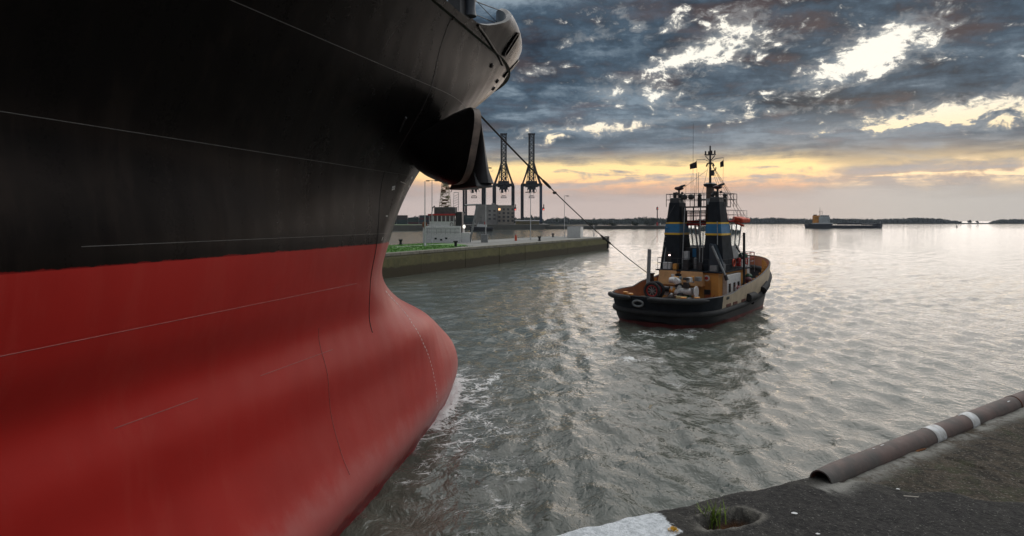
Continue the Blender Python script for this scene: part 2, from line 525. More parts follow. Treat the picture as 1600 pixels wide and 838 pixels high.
def build_quay():
    # edge polyline seen at the lower right, from the left corner of the lock wall to the far right
    e = [Vector((-3.6, 1.55, 0)), Vector((.21, 3.27, 0)), Vector((.84, 3.53, 0)), Vector((1.93, 3.99, 0)), Vector((2.12, 4.13, 0)), Vector((4.70, 5.76, 0)), Vector((9.2, 8.62, 0)), Vector((30, 21.8, 0))]
    L = [0]
    for i in range(1, len(e)): L.append(L[-1] + (e[i] - e[i - 1]).length)

    def E_(a):
        i = 0
        while i < len(L) - 2 and a > L[i + 1]: i += 1
        f = (a - L[i]) / (L[i + 1] - L[i]); return e[i].lerp(e[i + 1], f), (e[i + 1] - e[i]).normalized()
    As = np.concatenate([np.linspace(0, L[1] - .4, 8)[:-1], np.linspace(L[1] - .4, L[6], 430), np.linspace(L[6], L[7], 30)[1:]])
    Ws = np.concatenate([[0, .006, .02], np.linspace(.035, 1.5, 110), np.linspace(1.55, 4, 40), np.linspace(4.5, 14, 10)])
    dirs = np.array([[*E_(a)[1]][:2] for a in As])
    k = 15; pad = np.pad(dirs, ((k, k), (0, 0)), mode='edge'); dirs = np.array([pad[i:i + 2 * k + 1].mean(0) for i in range(len(dirs))]); dirs /= np.linalg.norm(dirs, axis=1)[:, None]
    base = np.array([[*E_(a)[0]][:2] for a in As])
    nrm = np.stack([dirs[:, 1], -dirs[:, 0]], -1)
    XY = base[:, None, :] + nrm[:, None, :] * Ws[None, :, None]
    X, Y = XY[..., 0], XY[..., 1]
    r = np.random.default_rng(5)
    Z = np.full(X.shape, ZQ)
    for i in range(40):
        lam = .05 * 26 ** r.random(); th = r.random() * 6.28
        Z += .0016 * lam ** .6 * np.sin(2 * math.pi / lam * (X * math.cos(th) + Y * math.sin(th)) + r.random() * 6.28 + np.sin(X * 3 + i) * .8)
    # crumbled edge and a raised asphalt layer on the near left part
    wob = .012 * np.sin(As * 9.1) + .01 * np.sin(As * 23.7 + 1) + .007 * np.sin(As * 51)
    Z -= (.010 + .22 * wob[:, None]) * np.exp(-(Ws[None, :] / .02))
    # asphalt layer: left of a ragged line running from the pipe's end towards the lower right
    p0, p1 = Vector((2.06, 3.98)), Vector((3.25, 3.55))
    n2 = Vector((p1 - p0).yx) ; n2 = Vector((n2.x, -n2.y)).normalized()
    sd = (X - p0.x) * n2.x + (Y - p0.y) * n2.y
    sd = -sd if n2.x > 0 else sd
    sd = sd + .02 * np.sin(X * 17) + .012 * np.sin(Y * 41 + X * 13)
    asph = np.clip(sd / .03 + .5, 0, 1)
    Z += .022 * asph
    # cracks and a construction joint across the slab
    for (ax, ay), (bx_, by_), wd, dp in (((3.62, 3.30), (3.02, 4.62), .007, .02), ((2.2, 3.2), (1.55, 2.9), .005, .012), ((3.02, 4.62), (2.75, 4.85), .004, .01), ((4.4, 5.2), (5.6, 4.4), .006, .014)):
        dxl, dyl = bx_ - ax, by_ - ay; ll = math.hypot(dxl, dyl)
        tpar = ((X - ax) * dxl + (Y - ay) * dyl) / ll**2
        dperp = ((X - ax) * dyl - (Y - ay) * dxl) / ll + .018 * np.sin(tpar * 19) + .010 * np.sin(tpar * 47 + 1)
        Z -= dp * np.exp(-(dperp / (wd * 1.6))**2) * (tpar > 0) * (tpar < 1)
    # recessed mooring-ring pocket with grass
    hx, hy = on(1137, 818, ZQ).x, on(1137, 818, ZQ).y
    u = ((X - hx) * .93 + (Y - hy) * .36) / .165; v = (-(X - hx) * .36 + (Y - hy) * .93) / .075
    rr = (u**4 + v**4) ** .25 + .06 * np.sin(np.arctan2(v, u) * 5)
    hole = np.clip((1.1 - rr) / .16, 0, 1)
    Z -= .16 * hole * hole * (3 - 2 * hole)
    rim = np.exp(-((rr - 1.22) / .16)**2)
    Z += .008 * rim
    V = np.stack([X, Y, Z], -1)
    # vertical face down into the water
    downs = np.array([-.02, -.3, -1, -2.5, -4.5, -6.9])
    face = np.repeat(V[:, 0:1, :], len(downs), 1); face[:, :, 2] = ZQ - .03 + downs[None, :]
    face[:, :, :2] -= nrm[:, None, :] * .004
    V = np.concatenate([face[:, ::-1, :], V], 1)
    n, m_ = V.shape[:2]; nf = len(downs)
    idx = np.arange(n * m_).reshape(n, m_)
    quads = np.stack([idx[:-1, :-1], idx[1:, :-1], idx[1:, 1:], idx[:-1, 1:]], -1)[:, :, ::-1].reshape(-1, 4)
    o = fast_mesh('quay', V.reshape(-1, 3), quads, mat_quay())

    def put(name, A):
        A = np.concatenate([np.zeros((n, nf)), A], 1)
        at_ = o.data.attributes.new(name, 'FLOAT', 'POINT'); at_.data.foreach_set('value', A.ravel().astype(np.float32))
    put('asphalt', asph); put('pocket', np.clip(hole, 0, 1)); put('rim', rim)
    aw = L[2]
    Aw = np.broadcast_to(As[:, None], X.shape)
    put('paint', np.clip((aw - .02 - Aw) / .25 + .5, 0, 1) * np.clip((.30 - Ws[None, :]) / .08 + .5, 0, 1))
    dpipe = np.where(Aw > L[3] - .1, np.exp(-((Ws[None, :] - .2) / .07)**2), 0)
    put('lime', dpipe)
    # end faces so the wall is solid on the left
    mb = MB(); a = V[0]
    tag(o, kind='structure')
    return o, E_, L


def mat_quay():
    m = bpy.data.materials.new('quay_concrete'); m.use_nodes = True
    nt = m.node_tree; E.nt = nt; b = nt.nodes['Principled BSDF']
    tc = nt.nodes.new('ShaderNodeTexCoord'); O = E(tc.outputs['Object'])

    def attr(n):
        a = nt.nodes.new('ShaderNodeAttribute'); a.attribute_name = n; return E(a.outputs['Fac'])
    A, Pk, Rm, Pt, Lm = [attr(n) for n in ('asphalt', 'pocket', 'rim', 'paint', 'lime')]
    big = noise(O, 1.6, 6, .62, .4); mid = noise(O, 9, 6, .65, .3); fine = noise(O, 62, 3, .6); grit = noise(O, 30, 5, .7)
    conc = mixc(sstep(mid * .6 + grit * .4, .38, .60), (.080, .062, .043), (.018, .015, .011))
    conc = mixc(sstep(big + (mid - .5) * .5, .48, .66) * .75, conc, (.048, .052, .022))
    conc = mixc(sstep(fine, .58, .66) * .6, conc, (.24, .22, .185))
    asp = mixc(sstep(grit, .35, .65), (.016, .015, .015), (.042, .039, .036))
    asp = mixc(sstep(big, .45, .7) * .5, asp, (.070, .066, .052))
    asp = mixc(sstep(fine, .62, .68) * .55, asp, (.26, .25, .225))
    c = mixc(A, conc, asp)
    c = mixc((Lm * sstep(mid + big * .5, .55, .85)).clamp() * .8, c, (.33, .32, .29))
    c = mixc((Rm * sstep(mid, .35, .6)).clamp() * .55, c, (.30, .28, .24))
    c = mixc(sstep(Pt + (mid - .5) * .7 + (grit - .5) * .35, .48, .60), c, mixc(sstep(grit, .4, .62), (.74, .77, .80), (.52, .55, .57)))
    c = mixc(sstep(Pk, .35, .8), c, mixc(sstep(mid, .45, .6), (.05, .038, .026), (.20, .085, .03)))
    nt.links.new(c.k, b.inputs['Base Color'])
    b.inputs['Roughness'].default_value = .9; b.inputs['Specular IOR Level'].default_value = .3
    bn = nt.nodes.new('ShaderNodeBump'); bn.inputs['Strength'].default_value = .9; bn.inputs['Distance'].default_value = .024
    h = grit * .7 + fine * .35 + mid * .6
    nt.links.new(h.k, bn.inputs['Height']); nt.links.new(bn.outputs[0], b.inputs['Normal'])
    return m


quay, quay_edge, QL = build_quay()

M_rust_pipe = mat('grey_brown_pipe', (.150, .098, .085), .75, col2=(.085, .080, .074), scale=3.2, bump=.006, bscale=22, detail=10, streak=.35, stain=(.20, .17, .15))
M_band = mat('white_band', (.66, .67, .68), .6, col2=(.42, .41, .39), scale=18, detail=9)
M_rust = mat('rust', (.16, .045, .018), .85, col2=(.05, .018, .012), scale=9, bump=.004, bscale=60)


def build_pipe():
    root = empty('edge_pipe', (2.0, 4.1, ZQ))
    tag(root, 'grey-brown steel pipe with white bands lying along the quay edge', 'pipe')
    pts, r_o, r_i = [], .073, .064

    def pp(a, dz=.014):
        p, t = quay_edge(a); n = Vector((t.y, -t.x, 0))
        return p + n * .085 + Vector((0, 0, dz)) - Vector((2.0, 4.1, 0))
    a0 = QL[3] + .02; a1 = QL[6] + 6
    j1 = QL[5] - .16
    cut = [a0, j1, a1]
    for i in range(2):
        mb = MB(); s, e_ = cut[i] + (.006 if i else 0), cut[i + 1]
        P = [pp(s + (e_ - s) * k / 30) for k in range(31)]
        t = (P[1] - P[0]).normalized(); sd = t.cross(Vector((0, 0, 1)))
        ring = lambda c, r: [c + (sd * math.cos(q) + Vector((0, 0, 1)) * math.sin(q)) * r for q in np.linspace(0, 2 * math.pi, 33)]
        rows = [ring(P[0] + t * .5, r_i), ring(P[0], r_i), ring(P[0], r_o)] + [ring(p, r_o) for p in P[1:]]
        mb.grid(rows)
        o = mb.build('pipe_length', M_rust_pipe, root, True)
        if i == 0:
            mb = MB(); mb.grid([ring(P[0] + t * .45, r_i - .004), ring(P[0] + t * .002, r_i - .004)]); mb.build('rusty_bore', M_rust, root, True)
    for x, w in ((1462, .15), (1516, .13)):
        # bands at the places seen on the pipe
        best = min(np.linspace(a0, a1, 4000), key=lambda a: abs(800 + FPX * (pp(a) + Vector((2, 4.1, 0))).x / (pp(a).y + 4.1) - (x - 6)))
        mb = MB(); rows = []
        for k in range(4):
            p = pp(best - w / 2 + w * k / 3); t = quay_edge(best)[1]; sd = t.cross(Vector((0, 0, 1)))
            rows.append([p + (sd * math.cos(q) + Vector((0, 0, 1)) * math.sin(q)) * (r_o + .0025) for q in np.linspace(0, 2 * math.pi, 33)])
        mb.grid(rows); mb.build('white_band', M_band, root, True)
    mb = MB()
    p = pp(j1 + .003); t = quay_edge(j1)[1]; sd = t.cross(Vector((0, 0, 1)))
    mb.grid([[p + t * dx + (sd * math.cos(q) + Vector((0, 0, 1)) * math.sin(q)) * (r_o + r) for q in np.linspace(0, 2 * math.pi, 33)] for dx, r in ((-.012, -.004), (-.008, .004), (.008, .004), (.012, -.004))])
    mb.build('weld_ring', M_rust, root, True)
    # drips of gull lime
    mb = MB()
    for _ in range(7):
        a = random.uniform(a0 + .2, a1 - 6); q = random.uniform(.8, 2.2); t = quay_edge(a)[1]; sd = t.cross(Vector((0, 0, 1))); p = pp(a)
        w = random.uniform(.012, .03); rows = []
        for i in range(4):
            rows.append([p + t * (w * (i - 1.5) * .8) + (sd * math.cos(q + j * .06) + Vector((0, 0, 1)) * math.sin(q + j * .06)) * (r_o + .002) for j in range(3)])
        mb.grid(rows)
    mb.build('gull_droppings', M_band, root, True)['kind'] = 'stuff'


build_pipe()


def build_quay_bits():
    g = mat('grass_blade', (.26, .36, .05), .6, col2=(.14, .22, .03), scale=20)
    mb = MB(); c = on(1110, 822, ZQ - .05)
    for i in range(70):
        a = random.random() * 6.28; l = random.uniform(.08, .17); w = random.uniform(.0022, .0042); lean = random.uniform(.1, .65)
        b = c + Vector((random.gauss(0, .030), random.gauss(0, .016), random.uniform(-.03, .02)))
        d = Vector((math.cos(a), math.sin(a), 0)); s = Vector((-d.y, d.x, 0)) * w
        pts = [b + d * (lean * l * k * k) + Vector((0, 0, l * k * (1 - .25 * lean * k))) for k in (0, .4, .75, 1)]
        mb.add([pts[0] - s, pts[0] + s, pts[1] - s, pts[1] + s, pts[2] - s * .6, pts[2] + s * .6, pts[3]], [(0, 1, 3, 2), (2, 3, 5, 4), (4, 5, 6)])
    o = mb.build('grass_tuft', g); tag(o, 'small tuft of green grass growing in the pocket in the quay', 'grass')
    # dandelion at the lower edge
    root = empty('dandelion', on(1052, 838, ZQ)); tag(root, 'yellow dandelion flower in the bottom of the quay edge', 'flower')
    mb = MB()
    for k in range(60):
        a = random.random() * 6.28; r = .02; el = random.uniform(.15, 1.1)
        d = Vector((math.cos(a) * math.cos(el), math.sin(a) * math.cos(el), math.sin(el))); s = Vector((-math.sin(a), math.cos(a), 0)) * .0022
        b = Vector((0, 0, .018)); mb.add([b - s, b + s, b + d * .034 + s, b + d * .034 - s], [(0, 1, 2, 3)])
    mb.build('petals', mat('petal_yellow', (.75, .42, .01), .6, var=.2, scale=30), root)
    mb = MB(); mb.tube([(0, 0, -.03), (.002, 0, 0), (0, 0, .02)], .0022, 6); mb.build('stalk', g, root)
    # a rust stain-coloured leaf scrap, stick and pale spots lying about
    o = MB().box(on(1436, 778, ZQ + .012), (.17, .016, .012), R(-12)).build('wood_splinter', mat('grey_wood', (.30, .27, .23), .8, scale=12), None, False, .003)
    tag(o, 'pale splinter of wood lying on the quay concrete', 'stick')
    mb = MB(); c = on(1424, 702, ZQ + .006)
    n = 16; ring = [c + Vector((.10 * math.cos(q) * (1 + .35 * math.sin(3 * q)) , .035 * math.sin(q) * (1 + .3 * math.cos(4 * q)), .004 * math.sin(5 * q))) for q in np.linspace(0, 6.28, n, endpoint=False)]
    mb.add(ring + [p - Vector((0, 0, .006)) for p in ring], [tuple(range(n))] + [(i, n + i, n + (i + 1) % n, (i + 1) % n) for i in range(n)])
    o = mb.build('rust_flake', mat('orange_rust', (.30, .10, .015), .85, col2=(.12, .05, .02), scale=18)); tag(o, 'orange rust flake lying beside the pipe on the quay', 'rust flake')
    mb = MB()
    for (x, y) in ((1403, 764), (1242, 802), (1278, 834)):
        c = on(x, y, ZQ + .028); n = 9; s = random.uniform(.007, .013)
        ring = [c + Vector((s * 1.6 * math.cos(q) * random.uniform(.7, 1.2), s * math.sin(q) * random.uniform(.7, 1.2), 0)) for q in np.linspace(0, 6.28, n, endpoint=False)]
        mb.add(ring, [tuple(range(n))])
    o = mb.build('gull_droppings', M_band); o['kind'] = 'stuff'; tag(o, 'pale gull droppings spotted over the quay surface', 'droppings')
    # loose grit
    mb = MB()
    for _ in range(900):
        x = random.uniform(.6, 6.0); 
        p, t = quay_edge(random.uniform(QL[1], QL[6])); n = Vector((t.y, -t.x, 0)); p = p + n * random.uniform(.25, 2.2)
        s = random.uniform(.002, .006) * (2 if random.random() < .05 else 1); a = random.random() * 3
        c = Vector((p.x, p.y, ZQ + .003 + s * .4 + (.022 if p.x < 2.4 else 0)))
        mb.add([c + Vector((s * math.cos(a), s * math.sin(a), 0)), c + Vector((s * math.cos(a + 2), s * math.sin(a + 2), 0)), c + Vector((s * math.cos(a + 4.2), s * math.sin(a + 4.2), 0)), c + Vector((0, 0, s))], [(0, 1, 3), (1, 2, 3), (2, 0, 3)])
    o = mb.build('grit', mat('grit', (.24, .22, .19), .9, var=.4, scale=40)); tag(o, 'loose grit scattered over the quay surface', 'grit', kind='stuff')


build_quay_bits()

# ------------------------------------------------------------------ the big ship
def mat_hull(name, col, col2, rough, streakc, amt, coat=.0):
    m = bpy.data.materials.new(name); m.use_nodes = True
    nt = m.node_tree; E.nt = nt; b = nt.nodes['Principled BSDF']
    tc = nt.nodes.new('ShaderNodeTexCoord'); O = E(tc.outputs['Object'])
    sep = nt.nodes.new('ShaderNodeSeparateXYZ'); nt.links.new(O.k, sep.inputs[0]); z = E(sep.outputs[2])
    mp = nt.nodes.new('ShaderNodeMapping'); mp.inputs['Scale'].default_value = (1, 1, .10); nt.links.new(O.k, mp.inputs[0]); S = E(mp.outputs[0])
    big = noise(O, .22, 5, .6, .5); st = noise(S, 1.5, 6, .62, .3); st2 = noise(S, 5.5, 5, .6, .2); fine = noise(O, 14, 5, .65)
    c = mixc(sstep(big, .35, .65), col, col2)
    c = mixc(sstep(st + (st2 - .5) * .6, .50, .72) * amt, c, streakc)
    c = mixc(sstep(fine, .60, .75) * .25, c, tuple(x * .6 for x in col))
    mp2 = nt.nodes.new('ShaderNodeMapping'); mp2.inputs['Scale'].default_value = (.3, .35, 9); mp2.inputs['Rotation'].default_value = (R(4), 0, 0); nt.links.new(O.k, mp2.inputs[0])
    sc_ = noise(E(mp2.outputs[0]), 1.3, 6, .7, .2)
    c = mixc(sstep(sc_, .66, .72) * sstep(big, .45, .6) * .5, c, streakc)
    if name == 'black_hull_paint':
        edge = z + (noise(O, 2.5, 5, .7) - .5) * .14
        c = mixc((1.0 - sstep(edge, 7.305, 7.33)) * .85, c, (.25, .014, .013))
    if name == 'red_antifouling':
        # pale scum line a little above the water, darker wet strip below it
        w = z + (noise(S, 2.2, 5, .6) - .5) * .9 + (noise(O, 3.5, 5, .65) - .5) * .35
        c = mixc((sstep(w, .45, .62) * (1.0 - sstep(w, 1.1, 1.9))) * .42, c, (.47, .20, .19))
        c = mixc((1.0 - sstep(w, .40, .52)) * .7, c, (.19, .012, .022))
    nt.links.new(c.k, b.inputs['Base Color'])
    nt.links.new((st * .22 + fine * .12 + (rough - .17)).clamp().k, b.inputs['Roughness'])
    b.inputs['Specular Tint'].default_value = (.80, .58, .50, 1) if 'black' in name else (1, .62, .52, 1); b.inputs['Specular IOR Level'].default_value = .10 if 'black' in name else .30; b.inputs['Coat Weight'].default_value = coat; b.inputs['Coat Roughness'].default_value = .2
    bn = nt.nodes.new('ShaderNodeBump'); bn.inputs['Strength'].default_value = .5; bn.inputs['Distance'].default_value = .05
    wv = nt.nodes.new('ShaderNodeTexWave'); wv.bands_direction = 'Y'; wv.inputs['Scale'].default_value = .40; wv.inputs['Distortion'].default_value = .6; nt.links.new(O.k, wv.inputs[0])
    h = noise(O, .75, 3, .5) * .75 + noise(O, 30, 3, .6) * .03 + E(wv.outputs['Fac']) * .10
    nt.links.new(h.k, bn.inputs['Height']); nt.links.new(bn.outputs[0], b.inputs['Normal'])
    return m


M_red = mat_hull('red_antifouling', (.44, .021, .017), (.37, .016, .013), .40, (.47, .055, .042), .24)
M_black = mat_hull('black_hull_paint', (.0055, .005, .0048), (.0035, .0032, .0032), .30, (.020, .0145, .012), .38)
M_dark = mat('dark_steel', (.025, .024, .026), .45, scale=3, bump=.002)
M_weld = mat('bare_weld', (.085, .078, .072), .5, scale=8)
M_weldr = mat('pale_red_weld', (.40, .085, .075), .5, scale=8)
M_weldd = mat('dark_weld', (.012, .008, .008), .5, scale=8)
M_white = mat('white_paint', (.72, .72, .70), .5, var=.12, scale=6, streak=.12, stain=(.45, .36, .28))
M_rope = mat('tow_rope', (.035, .032, .030), .9, scale=20)


BULB_DASHES = [(17.535, 5.635, 17.73, 5.548), (17.822, 5.496, 17.982, 5.41), (18.082, 5.358, 18.252, 5.271), (18.356, 5.219, 18.498, 5.15), (18.559, 5.098, 18.694, 5.011), (18.758, 4.959, 18.777, 4.907), (18.8, 4.855, 18.817, 4.786), (18.852, 4.751, 18.823, 4.682), (18.807, 4.647, 18.829, 4.578), (18.805, 4.526, 18.778, 4.474), (18.75, 4.422, 18.718, 4.37), (18.741, 4.318, 18.748, 4.249), (18.765, 4.197, 18.822, 4.127), (18.831, 4.075, 18.852, 3.989), (18.925, 3.937, 18.982, 3.85), (19.045, 3.781, 19.097, 3.694), (19.157, 3.625, 19.254, 3.538), (19.31, 3.469, 19.439, 3.365), (19.54, 3.295, 19.614, 3.191), (19.662, 3.122, 19.743, 3.035), (19.786, 2.966, 19.816, 2.88), (19.859, 2.81, 19.888, 2.724), (19.929, 2.654, 19.953, 2.568), (19.989, 2.498, 20.006, 2.412), (20.003, 2.36, 20.04, 2.256), (20.031, 2.204, 20.025, 2.117), (20.081, 2.048, 20.106, 1.961), (20.101, 1.892, 20.11, 1.805), (20.141, 1.736, 20.119, 1.666), (20.076, 1.614, 20.063, 1.528), (20.063, 1.476, 20.042, 1.389), (20.052, 1.32, 20.074, 1.233), (20.081, 1.164, 20.108, 1.129)]
DRAFT_TICKS = [(17.657, 9.465, 17.75, 9.17, 0.01), (17.75, 9.17, 17.772, 8.824, 0.01), (16.751, 9.274, 17.233, 9.24, 0.014), (16.272, 9.066, 16.459, 9.101, 0.03), (16.276, 8.997, 16.462, 9.032, 0.03), (15.962, 7.403, 16.024, 7.507, 0.02), (16.058, 8.165, 16.214, 8.165, 0.02), (17.623, 9.482, 17.785, 9.448, 0.04), (17.731, 9.205, 18.019, 9.17, 0.035), (17.65, 8.841, 18.196, 8.824, 0.04)]


def build_ship():
    root = empty('cargo_ship', SR * SBC, -PSI)
    tag(root, 'huge cargo ship bow with black topsides and red bulbous lower hull', 'ship')
    T = list(np.linspace(0, 1, 34)**2.0 * 5) + list(np.linspace(5.2, 30, 60)) + [34, 40, 50, 65, 85, 105, 125]
    cols = [(t, 1) for t in reversed(T)] + [(t, -1) for t in T[1:]]

    def rows(zs):
        return [[hull_pt(max(z, 0), t, s) + Vector((0, 0, z - max(z, 0))) for t, s in cols] for z in zs]
    zr = [-3, -1.5] + list(np.linspace(-.6, ZB, 62))
    mb = MB(); mb.grid(rows(zr)); o = mb.build('red_lower_hull', M_red, root, True); o['label'] = 'red painted bulbous lower hull'
    mb = MB(); mb.grid(rows(list(np.linspace(ZB, ZD, 52)))); o = mb.build('black_topside', M_black, root, True)
    # the stern end, closed
    def ring(zs): return [hull_pt(max(z, 0), T[-1], 1) + Vector((0, 0, min(z, 0))) for z in zs] + [hull_pt(max(z, 0), T[-1], -1) + Vector((0, 0, min(z, 0))) for z in reversed(zs)]
    pts = ring(zr + list(np.linspace(ZB + .2, ZD, 10))); mb = MB(); mb.add(pts, [tuple(range(len(pts)))]); mb.build('transom', M_black, root)
    # deck
    top = [hull_pt(ZD, t, s) - Vector((s * .02, 0, .25)) for t, s in cols]; mb = MB(); h = len(top) // 2
    mb.add(top, [(i, i + 1, len(top) - 2 - i, len(top) - 1 - i) for i in range(h)]); mb.build('deck', mat('deck_green', (.06, .09, .07), .7), root)

    # raised bulwark round the stem
    def ztop(t):
        s = 27.8 - t
        k = min(max((s - 17.0) / 5.2, 0), 1); k = k * k * (3 - 2 * k)
        return ZD + .10 + 1.95 * k
    tb = [t for t in T if t < 11.2]; bc = [(t, 1) for t in reversed(tb)] + [(t, -1) for t in tb[1:]]
    G = []
    for f in np.linspace(0, 1, 12): G.append([hull_pt(ZD + (ztop(t) - ZD) * f, t, s) for t, s in bc])
    def inn(p, dz=0): 
        n = Vector((p.x, (p.y - 20) * .9, 0)).normalized(); return p - n * .22 + Vector((0, 0, dz))
    top_row = G[-1]; rnd = [p + Vector((0, 0, .06)) - Vector((p.x, (p.y - 20) * .9, 0)).normalized() * .11 for p in top_row]
    G += [rnd, [inn(p) for p in top_row], [inn(p) for p in G[0]]]
    mb = MB(); mb.grid(G); mb.build('bulwark', M_black, root, True)

    # weld seams along and across the plating
    def seam(name, m, z, s0, s1, r=.014, dz=0.0):
        mb = MB(); n = max(8, int(abs(s1 - s0) * 4))
        pts = [hull_at(z + dz * k / n, s0 + (s1 - s0) * k / n, -r * .35) for k in range(n + 1)]
        mb.tube(pts, r, 6); mb.build(name, m, root, True)

    def butt(m, s, z0, z1, r=.014):
        mb = MB(); n = 40; pts = [hull_at(z0 + (z1 - z0) * k / n, s, -r * .35) for k in range(n + 1)]; mb.tube(pts, r, 6); mb.build('weld_seam', m, root, True)
    seam('weld_seam', M_weld, 12.0, -4, 19.6, .010)
    seam('weld_seam', M_weld, 9.5, -2, 17.2, .008)
    seam('weld_seam', M_weld, 7.62, 6, 17.5, .007)
    seam('weld_seam', M_weldr, 6.2, -2, 14.6, .008)
    seam('weld_seam', M_weldr, 4.54, 10.5, 13.4, .010); seam('weld_seam', M_weldr, 4.55, 6.9, 8.7, .010)
    butt(M_weldd, 15.8, 9.6, 13.9, .020); butt(M_weldd, 15.6, 4.6, 9.55, .020)
    butt(M_weldr, 12.9, 1.5, 5.2, .016)
    mb = MB(); mb.ball(hull_at(13.95, 15.9), .06, 1); mb.build('lug', M_weld, root, True)
    # short freeing-mark lug on the side
    mb = MB(); a, b = hull_at(10.99, 15.2, .02), hull_at(10.62, 15.3, .02); mb.tube([a, b], .03, 8); mb.ball(a, .05, 1); mb.build('lug', M_dark, root, True)

    # white marks: dashes down the bulb, draught ticks by the stem
    def dash(p0, p1, w, name, m=M_white):
        mb = MB(); c = (p0 + p1) / 2; l = (p1 - p0)
        s, z = c.y, c.z; n = hull_normal(z, s); side = l.normalized().cross(n).normalized() * w
        mb.add([p0 - side + n * .006, p0 + side + n * .006, p1 + side + n * .006, p1 - side + n * .006], [(0, 1, 2, 3)]); mb.build(name, m, root)
    for (s0, z0, s1, z1) in BULB_DASHES: dash(hull_at(z0, s0), hull_at(z1, s1), .022, 'bulb_dash')
    for (s0, z0, s1, z1, w) in DRAFT_TICKS: dash(hull_at(z0, s0), hull_at(z1, s1), w, 'draught_mark')

    # anchor bolster: a cone swelling from the plating, with the anchor housed on its mouth
    def flare_ring(cx, s, z, rs, rz, n=28, base=False):
        out = []
        for k in range(n):
            q = 2 * math.pi * k / n; ss, zz = s + rs * math.cos(q), z + rz * math.sin(q)
            if base and math.cos(q) < 0: zz = z + rz * math.sin(q) * (1 - .45 * abs(math.cos(q)))
            out.append(hull_at(zz, ss, -.05) if base else Vector((cx + .10 * math.sin(q), ss, zz)))
        return out + out[:1]
    b0 = flare_ring(0, 17.45, 10.45, 1.35, .62, base=True)
    BN = Vector((.61, .786, 0)).normalized(); BH = Vector((-BN.y, BN.x, 0)); BM = Vector((8.22, 16.85, 10.32))

    def mouth(out, rh, rz, n=28):
        # mouth of the bolster, facing forward and outboard, its top leaning out; base ring runs the same way round
        res = []
        for k in range(n):
            q = 2 * math.pi * k / n
            cq, sq_ = [math.copysign(abs(v)**.62, v) for v in (math.cos(q), math.sin(q))]
            res.append(BM + BN * (out + .22 * sq_) + BH * (rh * cq) + Vector((0, 0, rz * sq_)))
        return res + res[:1]
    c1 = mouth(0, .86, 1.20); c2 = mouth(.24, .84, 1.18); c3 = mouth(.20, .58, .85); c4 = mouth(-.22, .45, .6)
    G = []
    for f in np.linspace(0, 1, 12): G.append([b0[i].lerp(c1[i], f) + Vector((-.22 * math.sin(math.pi * f), 0, 0)) for i in range(len(b0))])
    mb = MB(); mb.grid(G); bol = mb.build('anchor_bolster', M_black, root, True); mb = MB(); mb.grid([c1, c2, c3, c4]); mb.build('lit_worn_lip', mat('lit_worn_lip', (.17, .12, .09), .55, col2=(.05, .035, .03), scale=2.5, streak=.4), bol, True)  # lip's paler brown paints in light caught along the mouth rim, plus wear
    anc = empty('anchor', BM + BN * .34 + Vector((0, 0, -.25))); anc.parent = root; anc.rotation_euler = (0, 0, math.atan2(BN.y, BN.x))
    mb = MB(); mb.tube([(-.45, 0, .3), (0, 0, .1), (.05, 0, -.4)], [.10, .2, .24], 10); mb.build('shank', M_dark, anc, True)
    mb = MB(); mb.box((.05, 0, -.80), (.60, 2.0, .5), 0, 0, 0, .66); mb.build('crown', M_dark, anc, False, .05)
    for sgn in (-1, 1):
        mb = MB(); rowsx = []
        for z, w, th, ox in ((-.92, .52, .78, .14), (-.5, .46, .46, .10), (0, .36, .26, .10), (.5, .22, .15, .12), (1.0, .04, .05, .14)):
            cy = sgn * .52
            rowsx.append([Vector((ox + th / 2 * math.cos(q), cy + w * math.sin(q), z)) for q in np.linspace(0, 2 * math.pi, 13)])
        mb.grid(rowsx); mb.build('fluke', M_dark, anc, True)

    # stiffener bar below the bulwark step, chock slots, ring bolts
    pts = [hull_at(z, s, .01) for z, s in ((14.25, 17.6), (14.17, 18.5), (14.07, 19.3), (13.97, 20.2), (13.87, 21.0))]
    mb = MB(); mb.tube(pts, .05, 8); mb.build('fender_bar', M_black, root, True)

    def slot(z0, s0, z1, s1, w, name='panama_chock'):
        mb = MB(); rows = []; n = hull_normal((z0 + z1) / 2, (s0 + s1) / 2); c = [hull_at(z0, s0), hull_at(z1, s1)]
        l = (c[1] - c[0]); u = l.normalized(); v = n.cross(u).normalized(); mid = (c[0] + c[1]) / 2
        for off, gx in ((-.02, 0), (.07, .03), (.075, -.05), (-.12, -.07)):
            rows.append([mid + n * off + u * (math.copysign(abs(math.cos(q))**.5, math.cos(q)) * (l.length / 2 + gx)) + v * (math.copysign(abs(math.sin(q))**.5, math.sin(q)) * (w + gx)) for q in np.linspace(0, 2 * math.pi, 25)])
        mb.grid(rows); o = mb.build(name, M_black, root, True)
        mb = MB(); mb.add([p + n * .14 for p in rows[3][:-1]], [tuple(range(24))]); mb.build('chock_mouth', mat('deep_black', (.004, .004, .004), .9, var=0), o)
    slot(14.95, 20.9, 14.12, 20.65, .16)
    slot(14.72, 23.7, 13.78, 22.3, .12)
    for z, s in ((13.57, 19.9), (13.42, 21.6), (13.22, 21.9)):
        n = hull_normal(z, s); M = n.to_track_quat('Z', 'Y').to_matrix(); mb = MB()
        mb.lathe([(.09, -.02), (.09, .05), (.055, .055), (.05, .0)], hull_at(z, s), 6, M=M); mb.build('ring_bolt', M_dark, root)
    # roller fairlead standing on the deck edge, and guard wires
    c = hull_at(ZD, 16.75) - Vector((.25, 0, 0))
    mb = MB(); mb.box(c + Vector((0, 0, .42)), (.5, .95, .84), 0, 0, 0, .82); f = mb.build('roller_fairlead', M_dark, root, False, .06)
    mb = MB(); mb.lathe([(.2, 0), (.16, .2), (.16, .5), (.2, .7)], c + Vector((.3, .1, .1)), 14); mb.build('roller', mat('blue_grey', (.05, .06, .075), .4), f, True)
